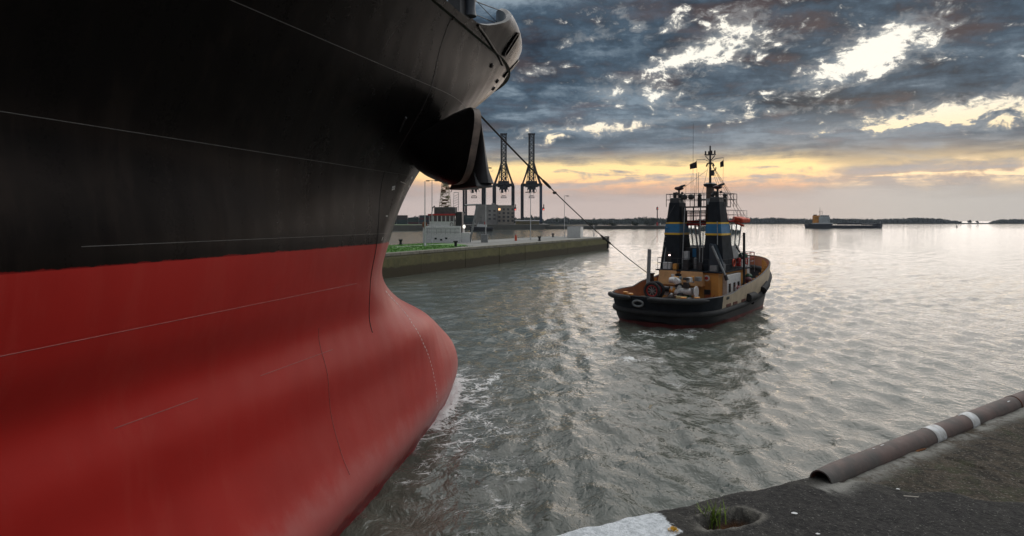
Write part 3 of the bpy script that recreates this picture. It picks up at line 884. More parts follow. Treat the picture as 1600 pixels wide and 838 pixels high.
    for s in (15.4, 15.1, 14.7, 13.4):
        mb = MB(); p = hull_at(ZD, s) - Vector((.15, 0, 0)); mb.tube([p, p + Vector((0, 0, 1.0))], .035, 8); mb.build('rail_stanchion', M_dark, root, True)
    for z0, z1, r in ((.85, 1.86, .018), (.45, 1.30, .014), (1.15, 1.2, .012)):
        a = hull_at(ZD, 17.1) - Vector((.3, 0, -z0)); b = hull_at(ZD, 21.8) - Vector((.3, 0, -z1 - .1))
        mb = MB(); mb.tube([a, b], r, 6); mb.build('guard_wire', M_dark, root, True)
    mb = MB(); mb.tube([hull_at(ZD, 10) + Vector((-.15, 0, 1.0)), hull_at(ZD, 15.4) + Vector((-.15, 0, 1.0)), hull_at(ZD, 16.5) + Vector((-.3, 0, .8))], .022, 6); mb.build('guard_wire', M_dark, root, True)
    # chock for the tow line at the stem
    mb = MB(); mb.lathe([(.22, -.1), (.30, 0), (.22, .12), (.14, .05), (.14, -.1)], (3.5, 26.55, 14.0), 16, axis='Y'); mb.build('tow_chock', M_dark, root, True)
    return root


ship = build_ship()


def ship_w(x, y, z): return SR * (x + SBC) + SD * y + Vector((0, 0, z))

# ------------------------------------------------------------------ the tug
M_navy = mat('navy_funnel', (.018, .023, .030), .65, spec=.15, col2=(.012, .014, .018), scale=1.2, streak=.15, stain=(.05, .05, .05))
M_tughull = mat('black_tug_hull', (.016, .017, .020), .5, spec=.25, col2=(.030, .031, .034), scale=.8, streak=.2, stain=(.07, .06, .055))
M_beige = mat('beige_bulwark', (.60, .48, .34), .55, col2=(.50, .39, .28), scale=.9, streak=.25, stain=(.20, .10, .05))
M_brown = mat('rust_brown_deck', (.20, .085, .045), .8, col2=(.14, .065, .038), scale=1.5)
M_orange = mat('orange_deckhouse', (.68, .31, .06), .55, col2=(.58, .26, .055), scale=.9, streak=.2, stain=(.25, .12, .06))
M_rubber = mat('black_rubber', (.020, .020, .021), .75, scale=3, bump=.006)
M_blue = mat('funnel_blue', (.015, .16, .34), .5, scale=2, var=.1)
M_yellow = mat('funnel_yellow', (.75, .45, .03), .5, scale=2, var=.1)
M_redtrim = mat('red_trim', (.50, .035, .03), .5, scale=2)
M_orred = mat('orange_red_cover', (.72, .085, .03), .6, scale=3)
M_steel = mat('galvanised', (.30, .31, .31), .45, scale=4, metal=.3)
M_glass = mat('dark_glass', (.02, .025, .03), .08, var=0)
M_green = mat('dark_green', (.02, .10, .05), .55, scale=4)
M_mastbrown = mat('mast_brown', (.13, .085, .065), .6, scale=3)
M_boot = mat('tug_boot_red', (.16, .02, .018), .6, scale=1)


def tug_half(y, z):
    """half breadth of the tug's shell"""
    L = 22.2
    B = 4.05 + .16 * min(max(z, 0), 2.5)
    k = 1.0
    if y < 4.2: k = (max(0., 1 - ((4.2 - y) / (4.2 + .25 * max(z, 0)))**2.6)) ** (1 / 2.6)
    fb = 11.5 + .3 * z
    if y > fb:
        e = (y - fb) / (L + .35 * z - fb); k = max(0., 1 - e**2.3) ** (1 / 1.9)
    if z < .4 and y < 5: k *= 1 - .10 * (.4 - z)
    return B * k


def tug_sheer(y):
    return float(np.interp(y, [0, 6, 8, 10.5, 13, 15.5, 19, 23], [2.25, 2.25, 2.62, 2.8, 3.15, 3.6, 4.05, 4.4]))


def tug_edge(z, n=90, inset=0.0):
    """closed outline of the tug at height z, port stern round to port again"""
    y0, y1 = -.25 * z, 22.2 + .35 * z
    if z < 0: y0 = .2
    th = np.linspace(0, math.pi, n)
    ys = y0 + (y1 - y0) * (1 - np.cos(th)) / 2
    return ys


def build_tug():
    org = Vector((10.49, 46.39, 0)); root = empty('tugboat', org, -R(38))
    tag(root, 'black and orange tugboat with twin dark funnels towing on a line', 'tugboat')
    n = 70

    def outline(zf, inset=0.0):
        y0, y1 = 0.0, 22.4
        st, pt = [], []
        for th in np.linspace(0, math.pi, n):
            f = (1 - math.cos(th)) / 2; yb = f
            z = zf(y0 + (y1 - y0) * f); a0 = -.22 * max(z, 0) + (.25 if z < .3 else 0) + inset; a1 = 22.2 + .33 * z - inset
            y = a0 + (a1 - a0) * f
            h = max(tug_half(min(max(y, a0 - inset + 1e-4), a1 + inset), z) - inset, 0)
            if f == 0 or f == 1: h = max(h, 0)
            st.append(Vector((h, y, z))); pt.append(Vector((-h, y, z)))
        return st + pt[::-1] + st[:1]
    rail = lambda y: float(np.interp(y, [0, 9, 11, 13, 15.5, 18, 20, 23], [1.0, 1.0, 1.1, 1.34, 1.92, 2.6, 2.95, 3.2]))
    G = [outline(lambda y, z=z: z) for z in (-1.2, -.4, 0.02)] + [outline(lambda y: .25)]
    mb = MB(); mb.grid(G); mb.build('boot_top', M_boot, root, True)
    G = [outline(lambda y, f=f: .25 + (rail(y) - .25) * f) for f in np.linspace(0, 1, 6)]
    mb = MB(); mb.grid(G); mb.build('hull', M_tughull, root, True)
    # rubbing strake
    P = outline(rail)
    mb = MB(); mb.tube([p + Vector((0, 0, .05)) for p in P[:-1]] + [P[0] + Vector((0, 0, .05))], .24, 10, False); mb.build('rubbing_strake', M_rubber, root, True)
    # bulwark outside / inside
    def bul(inset, f, lo=0.0): return outline(lambda y: rail(y) + lo + (tug_sheer(y) - rail(y) - lo) * f, inset)
    O = [bul(0, f) for f in np.linspace(0, 1, 6)]
    segs = {'navy': [], 'beige': []}
    for key, cond, m, nm in (('navy', lambda p: p.y < 3.6, M_navy, 'stern_bulwark'), ('beige', lambda p: p.y >= 3.6, M_beige, 'side_bulwark')):
        mb = MB(); nn = len(O[0])
        vs = [p for r_ in O for p in r_]; fs = []
        for i in range(len(O) - 1):
            for j in range(nn - 1):
                if cond((O[i][j] + O[i][j + 1]) / 2): fs.append((i * nn + j, i * nn + j + 1, (i + 1) * nn + j + 1, (i + 1) * nn + j))
        used = sorted({i for f in fs for i in f}); mp_ = {v: i for i, v in enumerate(used)}; mb.add([vs[i] for i in used], [tuple(mp_[i] for i in f) for f in fs]); mb.build(nm, m, root, True)
    I = [bul(.14, f) for f in np.linspace(1, 0, 4)]
    mb = MB(); mb.grid([O[-1], [p.lerp(q, .5) + Vector((0, 0, .06)) for p, q in zip(O[-1], I[0])], I[0]]); mb.build('rail_cap', M_tughull, root, True)
    mb = MB(); mb.grid(I); mb.build('bulwark_lining', mat('rust_orange_lining', (.33, .115, .045), .7, col2=(.24, .085, .04), scale=1.2), root, True)
    D = outline(lambda y: 1.12 + .0028 * max(y - 6, 0)**2.0, .1); h = (len(D) - 1) // 2
    mb = MB(); mb.add(D[:-1], [(i, i + 1, 2 * h - 2 - i, 2 * h - 1 - i) for i in range(h - 1)]); mb.build('deck', M_brown, root)
    for s in (-1, 1):
        for k in range(12):
            y = 9 + k * 1.05; z0, z1 = 1.2 + .0028 * max(y - 6, 0)**2, tug_sheer(y) - .05
            hh = tug_half(y, 2) - .22
            mb = MB(); mb.box((s * hh, y, (z0 + z1) / 2), (.22, .07, z1 - z0)); mb.build('bulwark_stay', M_orange, root)
    # freeing ports: red-brown slots at the foot of the bulwark
    for k, y in enumerate((5.1, 6.7, 8.8, 11.2)):
        h0, h1 = tug_half(y - .5, 1.5), tug_half(y + .5, 1.5); z = rail(y) + .42
        for s in (1, -1):
            mb = MB(); mb.box((s * ((h0 + h1) / 2 + .012), y, z), (.05, 1.0, .22), s * math.atan2(h0 - h1, 1.0)); mb.build('freeing_port', mat('port_rust', (.14, .045, .03), .8), root, False, .02)
    mb = MB(); mb.box((tug_half(4.7, 2) + .01, 4.7, 2.02), (.06, .62, .22), .02); mb.build('mooring_port', M_rubber, root, False, .03)
    # stern roll fenders, towing eye, side fender
    def edge_path(y0, y1, z, off, side):
        ys = np.linspace(y0, y1, 14); return [Vector((side * (tug_half(y, z) + off), y, z)) for y in ys]
    def stern_path(x0, x1, z, off):
        out = []
        for x in np.linspace(x0, x1, 16):
            lo, hi = -.6, 4.2
            for _ in range(30):
                mid = (lo + hi) / 2
                if tug_half(mid, z) < abs(x): lo = mid
                else: hi = mid
            out.append(Vector((x * (1 + off / 4), lo - off, z)))
        return out
    for x0, x1 in ((-3.9, -1.25), (.15, 3.95)):
        mb = MB(); P = stern_path(x0, x1, 2.10, .16); mb.tube(P, [.10] + [.2] * (len(P) - 2) + [.10], 10); mb.build('stern_fender', M_rubber, root, True)
    P = stern_path(-.72, -.5, 1.72, .04)[0]
    mb = MB()
    for rr in (.30,):
        c = P; pts = [c + Vector((.42 * math.cos(q), -.03, .22 * math.sin(q))) for q in np.linspace(0, 2 * math.pi, 21)]
        mb.tube(pts, .085, 8, False)
    mb.build('towing_eye', M_steel, root, True)
    mb = MB(); P = edge_path(13.6, 15.4, 2.0, .12, 1); mb.tube([p + Vector((0, 0, .03 * (i - 6))) for i, p in enumerate(P)], .34, 12); mb.build('side_fender', M_rubber, root, True)
    mb = MB(); P = edge_path(11.2, 17.0, .98, .08, 1); mb.tube([p + Vector((0, 0, .05 * i)) for i, p in enumerate(P)], .17, 10); mb.build('side_strake', M_rubber, root, True)
    mb = MB(); P = edge_path(9.6, 11.4, 1.55, .1, 1); mb.tube(P, .36, 10); mb.build('side_fender', M_rubber, root, True)

    # ---- aft deckhouse
    def bx(name, c, d, m, par=root, bev=.03, **k): return MB().box(c, d, **k).build(name, m, par, False, bev)
    dh = bx('aft_deckhouse', (0.05, 11.2, 2.42), (5.3, 7.6, 2.5), M_orange)
    for x, w in ((-1.55, 1.7), (.55, 2.1)):
        mb = MB(); mb.add([(x - w / 2, 7.38, 2.55), (x + w / 2, 7.38, 2.55), (x + w / 2, 7.38, 3.3), (x - w / 2, 7.38, 3.3), (x - w / 2, 6.6, 2.55), (x + w / 2, 6.6, 2.55), (x + w / 2 - .1, 7.0, 3.75), (x - w / 2 + .1, 7.0, 3.75)],
                          [(4, 5, 6, 7), (0, 4, 7, 3), (1, 2, 6, 5), (3, 7, 6, 2), (0, 1, 5, 4)]); mb.build('engine_hatch', mat('orange_hatch', (.60, .31, .12), .55, scale=1), root, False, .03)
    bx('hatch_gap', (-.58, 7.1, 2.9), (.55, .5, 1.2), M_navy)
    bx('door', (1.78, 7.37, 2.25), (.62, .06, 1.6), mat('amber_door', (.48, .20, .04), .5), root, .02)
    bx('door_vent', (1.78, 7.32, 2.05), (.52, .05, .42), M_rubber, root, .01)
    mb = MB(); mb.lathe([(.26, 0), (.26, .03), (.20, .035)], (1.72, 7.33, 3.22), 20, axis='Y'); mb.build('round_badge', M_white, root, True)
    mb = MB(); mb.lathe([(.14, -.02), (.14, .0)], (1.72, 7.31, 3.22), 16, axis='Y'); mb.build('badge_core', M_redtrim, root, True)
    for i, (x, z, a) in enumerate(((2.0, 1.75, .5), (1.7, 1.6, .8), (2.3, 1.6, .3))):
        mb = MB(); mb.tube([(x - .2, 7.2, z - .3), (x + .15, 7.2, z + .25)], .035, 6); mb.build('red_handle', M_redtrim, root, True)
    bx('side_house', (2.78, 10.2, 2.3), (.62, 3.6, 2.3), M_white, root, .04)
    for y in (9.0, 10.2, 11.3):
        mb = MB(); mb.box((3.1, y, 2.35), (.03, .5, .75)); mb.build('side_window', M_glass, root, False, .02)
    bx('forward_house', (.2, 15.4, 3.05), (4.6, 2.6, 3.2), M_white, root, .06)
    bx('boat_deck', (.1, 11.2, 3.72), (5.9, 8.0, .10), M_navy, root, .02)
    # ---- funnels
    for s in (-1, 1):
        F = empty('funnel', (s * 1.72, 9.7, 3.75)); F.parent = root

        def ring(z, wx0, wx1, wy0, wy1): return [(wx0, wy0), (wx1, wy0), (wx1, wy1), (wx0, wy1)]
        # outer slope: the outside wall leans in
        o0, o1 = 1.16, .52; i0, i1 = -.74, -.36
        def sec(z):
            f = z / 6.2; f = min(f, 1)
            xo, xi = (o0 + (o1 - o0) * f), (i0 + (i1 - i0) * f); ya, yb = -1.5 + .66 * f, 1.5 - .85 * f
            return [Vector((s * xi, ya, z)), Vector((s * xo, ya, z)), Vector((s * xo, yb, z)), Vector((s * xi, yb, z))]
        def shell(z0, z1, g=0.0):
            a, b = sec(z0), sec(z1)
            if g:
                for q in (a, b):
                    c = sum(q, Vector()) / 4
                    for p in q: p.x += math.copysign(g, p.x - c.x); p.y += math.copysign(g, p.y - c.y)
            return MB().add(a + b, [(3, 2, 1, 0), (4, 5, 6, 7), (0, 1, 5, 4), (1, 2, 6, 5), (2, 3, 7, 6), (3, 0, 4, 7)])
        shell(0, 5.95).build('casing', M_navy, F, False, .05)
        shell(3.22, 4.02, .018).build('blue_band', M_blue, F)
        shell(4.02, 4.17, .022).build('yellow_band', M_yellow, F); shell(3.05, 3.22, .022).build('yellow_band', M_yellow, F)
        a = sec(5.9); c = sum(a, Vector()) / 4
        MB().box(c + Vector((0, -.1, .2)), (.9, 1.3, .5), 0, 0, 0, .85).build('cowl', M_dark, F, False, .06)
        mb = MB(); mb.tube([c + Vector((s * .1, -.3, .3)), c + Vector((s * .1, -.35, .95))], .16, 10); mb.build('exhaust', M_dark, F, True)
        MB().box((s * .3, -1.50, 1.1), (.45, .06, .9), rx=R(6)).build('vent_panel', M_dark, F, False, .02)
        # fire monitor on top
        mn = empty('fire_monitor', c + Vector((s * -.05, .25, .3))); mn.parent = F
        mb = MB(); mb.tube([(0, 0, 0), (0, 0, .9)], .09, 8); mb.build('riser', M_dark, mn, True)
        mb = MB(); mb.lathe([(.12, -.1), (.34, -.02), (.42, .08), (.36, .2), (.1, .26)], (0, 0, .95), 14); mb.build('swivel', mat('monitor_maroon', (.075, .02, .022), .5), mn, True)
        mb = MB(); mb.tube([(-.1, -.1, 1.0), (.35, -.25, 1.2), (.7, -.35, 1.28)], [.13, .11, .085], 10); mb.build('nozzle', M_dark, mn, True)
        mb = MB(); mb.ball((-.25, 0, .55), .17, 1); mb.ball((.3, 0, .6), .12, 1); mb.build('gear', M_dark, mn, True)
    # ladder up the port funnel
    for k in range(10):
        mb = MB(); mb.box((-2.72 + .05 * k, 8.6, 4.1 + k * .42), (.06, .5, .05)); mb.build('rung', M_steel, root)
    bx('funnel_lamp', (-1.9, 8.08, 5.0), (.1, .05, .1), mat('lit_lamp', (1, .75, .7), .5, var=0, emit=6), root, 0)
    # ---- between the funnels: exhaust trunk, locker, wheelhouse
    bx('trunk', (0, 10.3, 4.72), (2.1, 1.5, 1.9), M_dark)
    fr = [Vector((-.62, 11.35, 5.7)), Vector((.62, 11.35, 5.7)), Vector((.80, 11.2, 7.55)), Vector((-.80, 11.2, 7.55))]
    mb = MB(); mb.tube(fr + fr[:1], .085, 6, False); mb.build('rear_window_frame', M_white, root, True)
    bx('wing_platform', (0, 10.9, 7.72), (2.6, 1.3, .22), M_redtrim, root, .03)
    bx('white_locker', (-.72, 9.1, 4.7), (.42, .5, 1.3), M_white)
    bx('blue_panel', (-.2, 9.55, 5.2), (.34, .06, .75), M_blue, root, .01)
    mb = MB(); mb.lathe([(.16, 0), (.16, .95), (.05, 1.05)], (.15, 8.9, 3.78), 14); mb.build('gas_bottle', M_steel, root, True)
    wh = empty('wheelhouse', (0.05, 13.4, 4.6)); wh.parent = root
    # leaning window walls
    def wall_poly(z, g): 
        return [(-1.75 - g, -1.6 - g), (1.75 + g, -1.6 - g), (2.35 + g, .2), (1.75 + g, 1.9 + g), (-1.75 - g, 1.9 + g), (-2.35 - g, .2)]
    lo, hi = wall_poly(0, 0), wall_poly(0, .22)
    MB().prism(lo, 0, 1.15).build('lower_wall', M_white, wh, False, .03)
    top = [Vector((x, y, 3.15)) for x, y in hi]; bot = [Vector((x, y, 1.15)) for x, y in lo]
    for i in range(6):
        j = (i + 1) % 6; nseg = 3
        for k in range(nseg):
            a, b = bot[i].lerp(bot[j], k / nseg), bot[i].lerp(bot[j], (k + 1) / nseg); c_, d_ = top[i].lerp(top[j], k / nseg), top[i].lerp(top[j], (k + 1) / nseg)
            mb = MB(); mb.tube([a, c_], .06, 6); mb.build('mullion', M_white, wh, True)
            q = .06; ce = (a + b + c_ + d_) / 4
            mb = MB(); mb.add([p.lerp(ce, q) for p in (a, b, d_, c_)], [(0, 1, 2, 3)]); mb.build('pane', GLASS, wh)
    MB().prism(lo, 3.2, 3.3, hi).build('ceiling', M_white, wh)
    MB().box((0, .2, 1.6), (.9, .7, .9)).build('console', M_dark, wh, False, .05)
    roof = [(x * 1.14, y * 1.14) for x, y in hi]
    MB().prism(roof, 3.31, 3.48).build('roof', M_redtrim, wh, False, .04)
    bx('liferaft_cover', (2.75, 13.2, 8.15), (.95, 2.3, .42), M_orred, root, .12, ry=R(14))
    mb = MB(); mb.tube([(2.5, 12.2, 7.9), (3.3, 12.1, 7.6)], .1, 8); mb.build('awning_pole', M_orred, root, True)
    # ---- top platform with rails, mast
    bx('platform', (0, 10.6, 8.75), (3.6, 2.6, .08), M_dark, root, 0)

    def railing(P, z, hgt, r=.028, posts=True, name='railing', m=M_dark):
        mb = MB()
        for k in (1.0, .55): mb.tube([(x, y, z + hgt * k) for x, y in P], r, 6)
        for i in range(len(P) - 1):
            a, b = Vector((*P[i], z)), Vector((*P[i + 1], z)); n_ = max(1, int((b - a).length / .8))
            for q in range(n_ + (i == len(P) - 2)):
                p = a.lerp(b, q / n_); mb.tube([p, p + Vector((0, 0, hgt))], r, 6)
        return mb.build(name, m, root, True)
    railing([(-2.6, 9.0), (2.6, 9.0), (2.6, 12.4), (-2.6, 12.4), (-2.6, 9.0)], 9.3, 1.15)
    railing([(-1.2, 9.2), (1.2, 9.2), (1.2, 11.5), (-1.2, 11.5), (-1.2, 9.2)], 7.95, .95)
    for x, y in ((-1.2, 9.2), (1.2, 9.2), (-1.2, 11.9), (1.2, 11.9)):
        mb = MB(); mb.tube([(x, y, 7.9), (x, y, 9.3)], .06, 6); mb.build('platform_leg', M_dark, root, True)
    bx('gantry', (0, 10.4, 9.28), (4.6, 2.6, .09), M_dark, root, 0)
    mast = empty('mast', (.62, 11.2, 7.9)); mast.parent = root
    mb = MB(); mb.tube([(0, 0, 0), (0, 0, 3.2)], [.42, .34], 14); mb.build('mast_column', M_mastbrown, mast, True)
    mb = MB(); mb.lathe([(.3, 0), (.55, .12), (.6, .3), (.35, .42)], (0, 0, 3.15), 12); mb.build('mast_head', M_dark, mast, True)
    mb = MB(); mb.tube([(0, 0, 3.4), (0, 0, 6.9)], [.12, .07], 8); mb.build('topmast', M_dark, mast, True)
    mb = MB(); mb.tube([(-1.25, 0, 5.72), (-.5, 0, 5.70), (0, 0, 5.45), (.5, 0, 5.72), (1.2, 0, 5.76)], .03, 6); mb.build('crosstree', M_steel, mast, True)
    mb = MB()
    mb.box((0, 0, 6.1), (.9, .5, .07)); 
    for x, y in ((-.42, 0), (-.2, .2), (.2, -.2), (.42, 0), (0, .2)):
        mb.tube([(x, y, 6.1), (x, y, 6.45)], .07, 6)
    mb.tube([(-.42, 0, 6.0), (0, 0, 5.5)], .04, 6); mb.tube([(.42, 0, 6.0), (0, 0, 5.5)], .04, 6)
    mb.build('lamp_cluster', M_dark, mast)
    mb = MB(); mb.tube([(-.35, 0, 5.05), (-.25, 0, 5.3), (0, 0, 5.42), (.25, 0, 5.3), (.35, 0, 5.05)], .07, 6); mb.build('radar_yoke', M_dark, mast, True)
    mb = MB(); mb.box((.2, 0, 4.45), (.3, .25, .5)); mb.tube([(.2, 0, 4.6), (.5, 0, 4.75), (.52, 0, 4.95)], .05, 6); mb.build('horn', M_dark, mast)
    for x0, tall, w, nm in ((-1.25, 5.25, -.62, 'flag'), (1.2, 5.2, -.28, 'flag')):
        mb = MB(); rows = []
        for i in range(7):
            f = i / 6; rows.append([Vector((x0 + w * f, .10 * math.sin(f * 5 + g), 5.62 - f * .28 - .62 * g * (1 - .25 * f))) for g in (0, .5, 1)])
        a = [p for r_ in rows for p in r_]; mb.grid(rows); mb.grid([[p + Vector((0, .012, 0)) for p in r_] for r_ in rows[::-1]])
        mb.build(nm, mat('flag_cloth', (.03, .025, .03), .9), mast, True)
    for x, z in ((-1.25, 5.72), (1.2, 5.76)):
        mb = MB(); mb.tube([(x, 0, z), (x * .95, 0, 3.0)], .010, 5); mb.build('halyard', M_dark, mast)
    for (x, y) in ((2.6, 2.2), (2.2, 4.5), (3.0, 3.0)):
        mb = MB(); mb.tube([(0.05, 0, 5.4), (x, y - 2, .2)], .014, 5); mb.build('stay', M_dark, mast)
    for x, y, h_, r_ in ((-.75, 10.6, 7.6, .014), (-1.1, 11, 2.9, .014), (-.55, 11.4, 3.2, .02), (-.3, 10.2, 3.0, .014), (-.9, 11.4, 2.0, .02), (-1.35, 10.4, 2.3, .012)):
        mb = MB(); mb.tube([(x, y, 9.3), (x + .03, y, 9.3 + h_)], r_, 5); mb.build('whip_antenna', M_dark, root)
    for x in (-.95, -.35):
        mb = MB(); mb.lathe([(.05, -.18), (.24, -.1), (.27, .1), (.05, .18)], (x, 9.1, 10.15), 12, axis='Y'); mb.build('searchlight', M_dark, root, True)
    # ---- working deck aft: reel, winch, white gear, post, davit
    reel = empty('hose_reel', (-1.55, 4.2, 2.25)); reel.parent = root
    for dy in (-.42, .42):
        mb = MB(); mb.tube([(.62 * math.cos(q), dy, .62 * math.sin(q)) for q in np.linspace(0, 2 * math.pi, 25)], .14, 8, False); mb.build('flange', M_rubber, reel, True)
        mb = MB(); mb.tube([(.45 * math.cos(q), dy - .03, .45 * math.sin(q)) for q in np.linspace(0, 2 * math.pi, 25)], .05, 8, False); mb.build('red_ring', M_redtrim, reel, True)
        for k in range(4):
            a = k * math.pi / 4 + .3; mb = MB(); mb.tube([(.5 * math.cos(a), dy, .5 * math.sin(a)), (-.5 * math.cos(a), dy, -.5 * math.sin(a))], .035, 6); mb.build('spoke', M_steel, reel)
    mb = MB(); mb.lathe([(.42, -.4), (.42, .4)], (0, 0, 0), 18, axis='Y'); mb.build('drum', M_dark, reel, True)
    MB().box((0, 0, -.9), (.5, 1.0, .5)).build('pedestal', M_dark, reel, False, .03)
    wn = empty('towing_winch', (.35, 5.3, 1.2)); wn.parent = root
    for i in range(40):
        mb = MB(); c = (random.uniform(-1.6, 1.2), random.uniform(-.5, .9), random.uniform(.3, 2.1)); k = random.random()
        if k < .55: mb.box(c, (random.uniform(.15, .5), random.uniform(.2, .5), random.uniform(.15, .5)), random.uniform(-.4, .4))
        elif k < .93: mb.lathe([(.1, -.25), (.24, -.2), (.24, .2), (.1, .25)], c, 12, axis=random.choice('XY'))
        else: mb.ball(c, random.uniform(.10, .18), 1)
        mb.build('winch_gear', random.choice([M_white, M_white, M_steel, M_green if i % 7 == 0 else M_steel, M_dark, M_orange, M_redtrim if i % 8 == 3 else M_dark]), wn, k >= .4, .03 if k < .4 else 0)
    MB().box((-.1, .2, .2), (3.0, 1.6, .4)).build('bedplate', M_dark, wn, False, .04)
    mb = MB(); mb.lathe([(.5, -.75), (.5, -.68), (.28, -.66), (.28, .66), (.5, .68), (.5, .75)], (.5, .1, 1.0), 18, axis='X'); mb.build('winch_drum', M_white, wn, True)
    mb = MB(); mb.tube([(-2.55, 5.0, 1.1), (-2.50, 5.3, 5.6)], .16, 12); mb.build('tall_post', M_steel, root, True)
    mb = MB(); mb.box((1.55, 2.4, 2.0), (.9, .1, .34)); mb.build('deck_bench', mat('pale_yellow', (.62, .52, .25), .6), root, False, .04)
    # davit crane: dark leaning arm and housing
    mb = MB(); mb.add([(1.7, 8.0, 3.75), (2.9, 8.0, 3.75), (2.9, 8.0, 4.3), (2.2, 8.0, 6.0), (1.7, 8.0, 6.1), (1.7, 8.6, 3.75), (2.9, 8.6, 3.75), (2.9, 8.6, 4.3), (2.2, 8.6, 6.0), (1.7, 8.6, 6.1)],
           [(4, 3, 2, 1, 0), (5, 6, 7, 8, 9), (0, 1, 6, 5), (1, 2, 7, 6), (2, 3, 8, 7), (3, 4, 9, 8), (4, 0, 5, 9)]); mb.build('crane_housing', mat('slate_blue', (.028, .045, .065), .4), root, False, .04)
    mb = MB(); mb.tube([(2.0, 7.85, 5.9), (3.15, 7.7, 3.5)], .10, 8); mb.build('crane_ram', M_steel, root, True)
    mb = MB(); mb.tube([(3.15, 7.7, 3.5), (3.3, 7.7, 3.1)], .15, 8); mb.build('crane_foot', M_dark, root, True)
    # more of the small stuff: rails, pipes, lockers, life rings, rigging, soot-black stack tops
    railing([(-2.75, 7.5), (2.75, 7.5), (2.95, 9.2), (2.95, 15.0)], 3.78, 1.0, .018, m=M_dark)
    railing([(-2.75, 7.5), (-2.95, 15.0)], 3.78, 1.0, .022, m=M_steel)
    railing([(-2.6, 11.6), (2.6, 11.6), (2.6, 15.3), (-2.6, 15.3), (-2.6, 11.6)], 8.1, .9, .022, m=M_white)
    for x, y, z in ((2.98, 10.4, 4.4), (2.98, 13.9, 4.4)):
        mb = MB(); along = abs(x) > 2
        mb.tube([(x, y + .3 * math.cos(q), z + .3 * math.sin(q)) if along else (x + .3 * math.cos(q), y, z + .3 * math.sin(q)) for q in np.linspace(0, 6.283, 17)], .06, 6, False); mb.build('life_ring', M_orred, root, True)
    for x, y, z0, z1, r_ in ((-.75, 8.15, 3.8, 9.2, .05), (.78, 8.15, 3.8, 9.2, .05), (-2.5, 8.15, 3.8, 6.4, .06), (1.05, 8.1, 3.8, 7.0, .04), (2.35, 8.15, 6.0, 8.0, .035)):
        mb = MB(); mb.tube([(x, y, z0), (x * .97, y + .2, (z0 + z1) / 2), (x * .92, y + .45, z1)], r_, 6); mb.build('vent_pipe', M_steel, root, True)
    for x, y, w_, h_, m in ((-2.0, 7.9, .7, .6, M_white), (-.2, 7.8, .5, .9, M_dark), (2.2, 7.75, .6, .5, M_steel), (1.0, 7.8, .45, .7, M_dark), (-1.2, 7.75, .35, .5, M_orange)):
        MB().box((x, y, 3.78 + h_ / 2), (w_, .45, h_)).build('locker', m, root, False, .03)
    for x0, y0, z0, x1, y1, z1 in ((-2.4, 9.6, 10.2, .3, 11.2, 12.6), (2.4, 9.6, 10.2, .9, 11.2, 12.6), (-2.2, 15.2, 8.2, .5, 11.2, 13.2), (2.4, 15.2, 8.2, .7, 11.2, 13.2), (0.6, 20.5, 4.2, .62, 11.3, 13.0), (-2.6, 5.2, 5.5, -1.6, 9.2, 9.9)):
        mb = MB(); mb.tube([(x0, y0, z0), (x1, y1, z1)], .013, 5); mb.build('rigging_wire', M_dark, root)
    for x, y in ((-1.9, 10.6), (-1.5, 9.7), (1.4, 9.7), (2.0, 11.0), (.1, 10.0)):
        mb = MB(); mb.box((x, y, 9.75), (.3, .3, .8)); mb.ball((x, y, 10.3), .2, 1); mb.build('deck_lamp', M_dark, root, False, .03)
    mb = MB(); mb.box((.62, 10.75, 9.95), (2.0, .14, .16)); mb.box((.62, 10.85, 9.7), (.3, .3, .4)); mb.build('radar_scanner', M_white, root, False, .03)
    for x, y, a_ in ((-2.6, 3.0, .3), (2.4, 3.6, 1.0), (2.9, 6.4, .2), (-3.2, 5.6, 0)):
        mb = MB()
        for lv in range(4): mb.tube([(x + (.38 - .02 * lv) * math.cos(q), y + (.38 - .02 * lv) * math.sin(q), 1.2 + lv * .085) for q in np.linspace(0, 6.283, 19)], .05, 6, False)
        mb.build('coiled_rope', mat('coil_rope', (.36, .32, .22), .9, scale=10), root, True)
    for x, y in ((-3.0, 1.9), (3.0, 1.9), (-2.2, 1.2), (2.2, 1.2)):
        mb = MB(); mb.lathe([(.15, 0), (.15, .95), (.22, 1.0), (.22, 1.12)], (x, y, 1.12), 12); mb.build('stern_bitt', M_orange, root, True)
    # starboard side: pole, boom, rails, gear
    mb = MB(); mb.tube([(3.3, 12.2, 1.5), (3.3, 12.2, 7.0)], .11, 10); mb.build('cargo_pole', M_dark, root, True)
    mb = MB(); mb.tube([(3.3, 12.2, 4.6), (2.0, 13.6, 6.0)], .07, 8); mb.build('boom', M_dark, root, True)
    mb = MB(); mb.tube([(3.3, 12.2, 6.9), (2.4, 13.3, 6.2)], .012, 5); mb.build('boom_wire', M_dark, root)
    railing([(3.1, 13.0), (3.1, 15.8)], 4.0, 1.1, .03, m=M_redtrim)
    railing([(1.2, 17.0), (2.9, 16.6), (2.9, 15.2)], 3.2, 1.9, .03, m=M_steel)
    railing([(3.5, 9.0), (3.5, 12)], 1.3, 1.1, .03, m=M_steel)
    mb = MB(); mb.ball((2.7, 13.8, 4.85), .42, 2, (1, 1, .8)); mb.build('green_float', M_green, root, True)
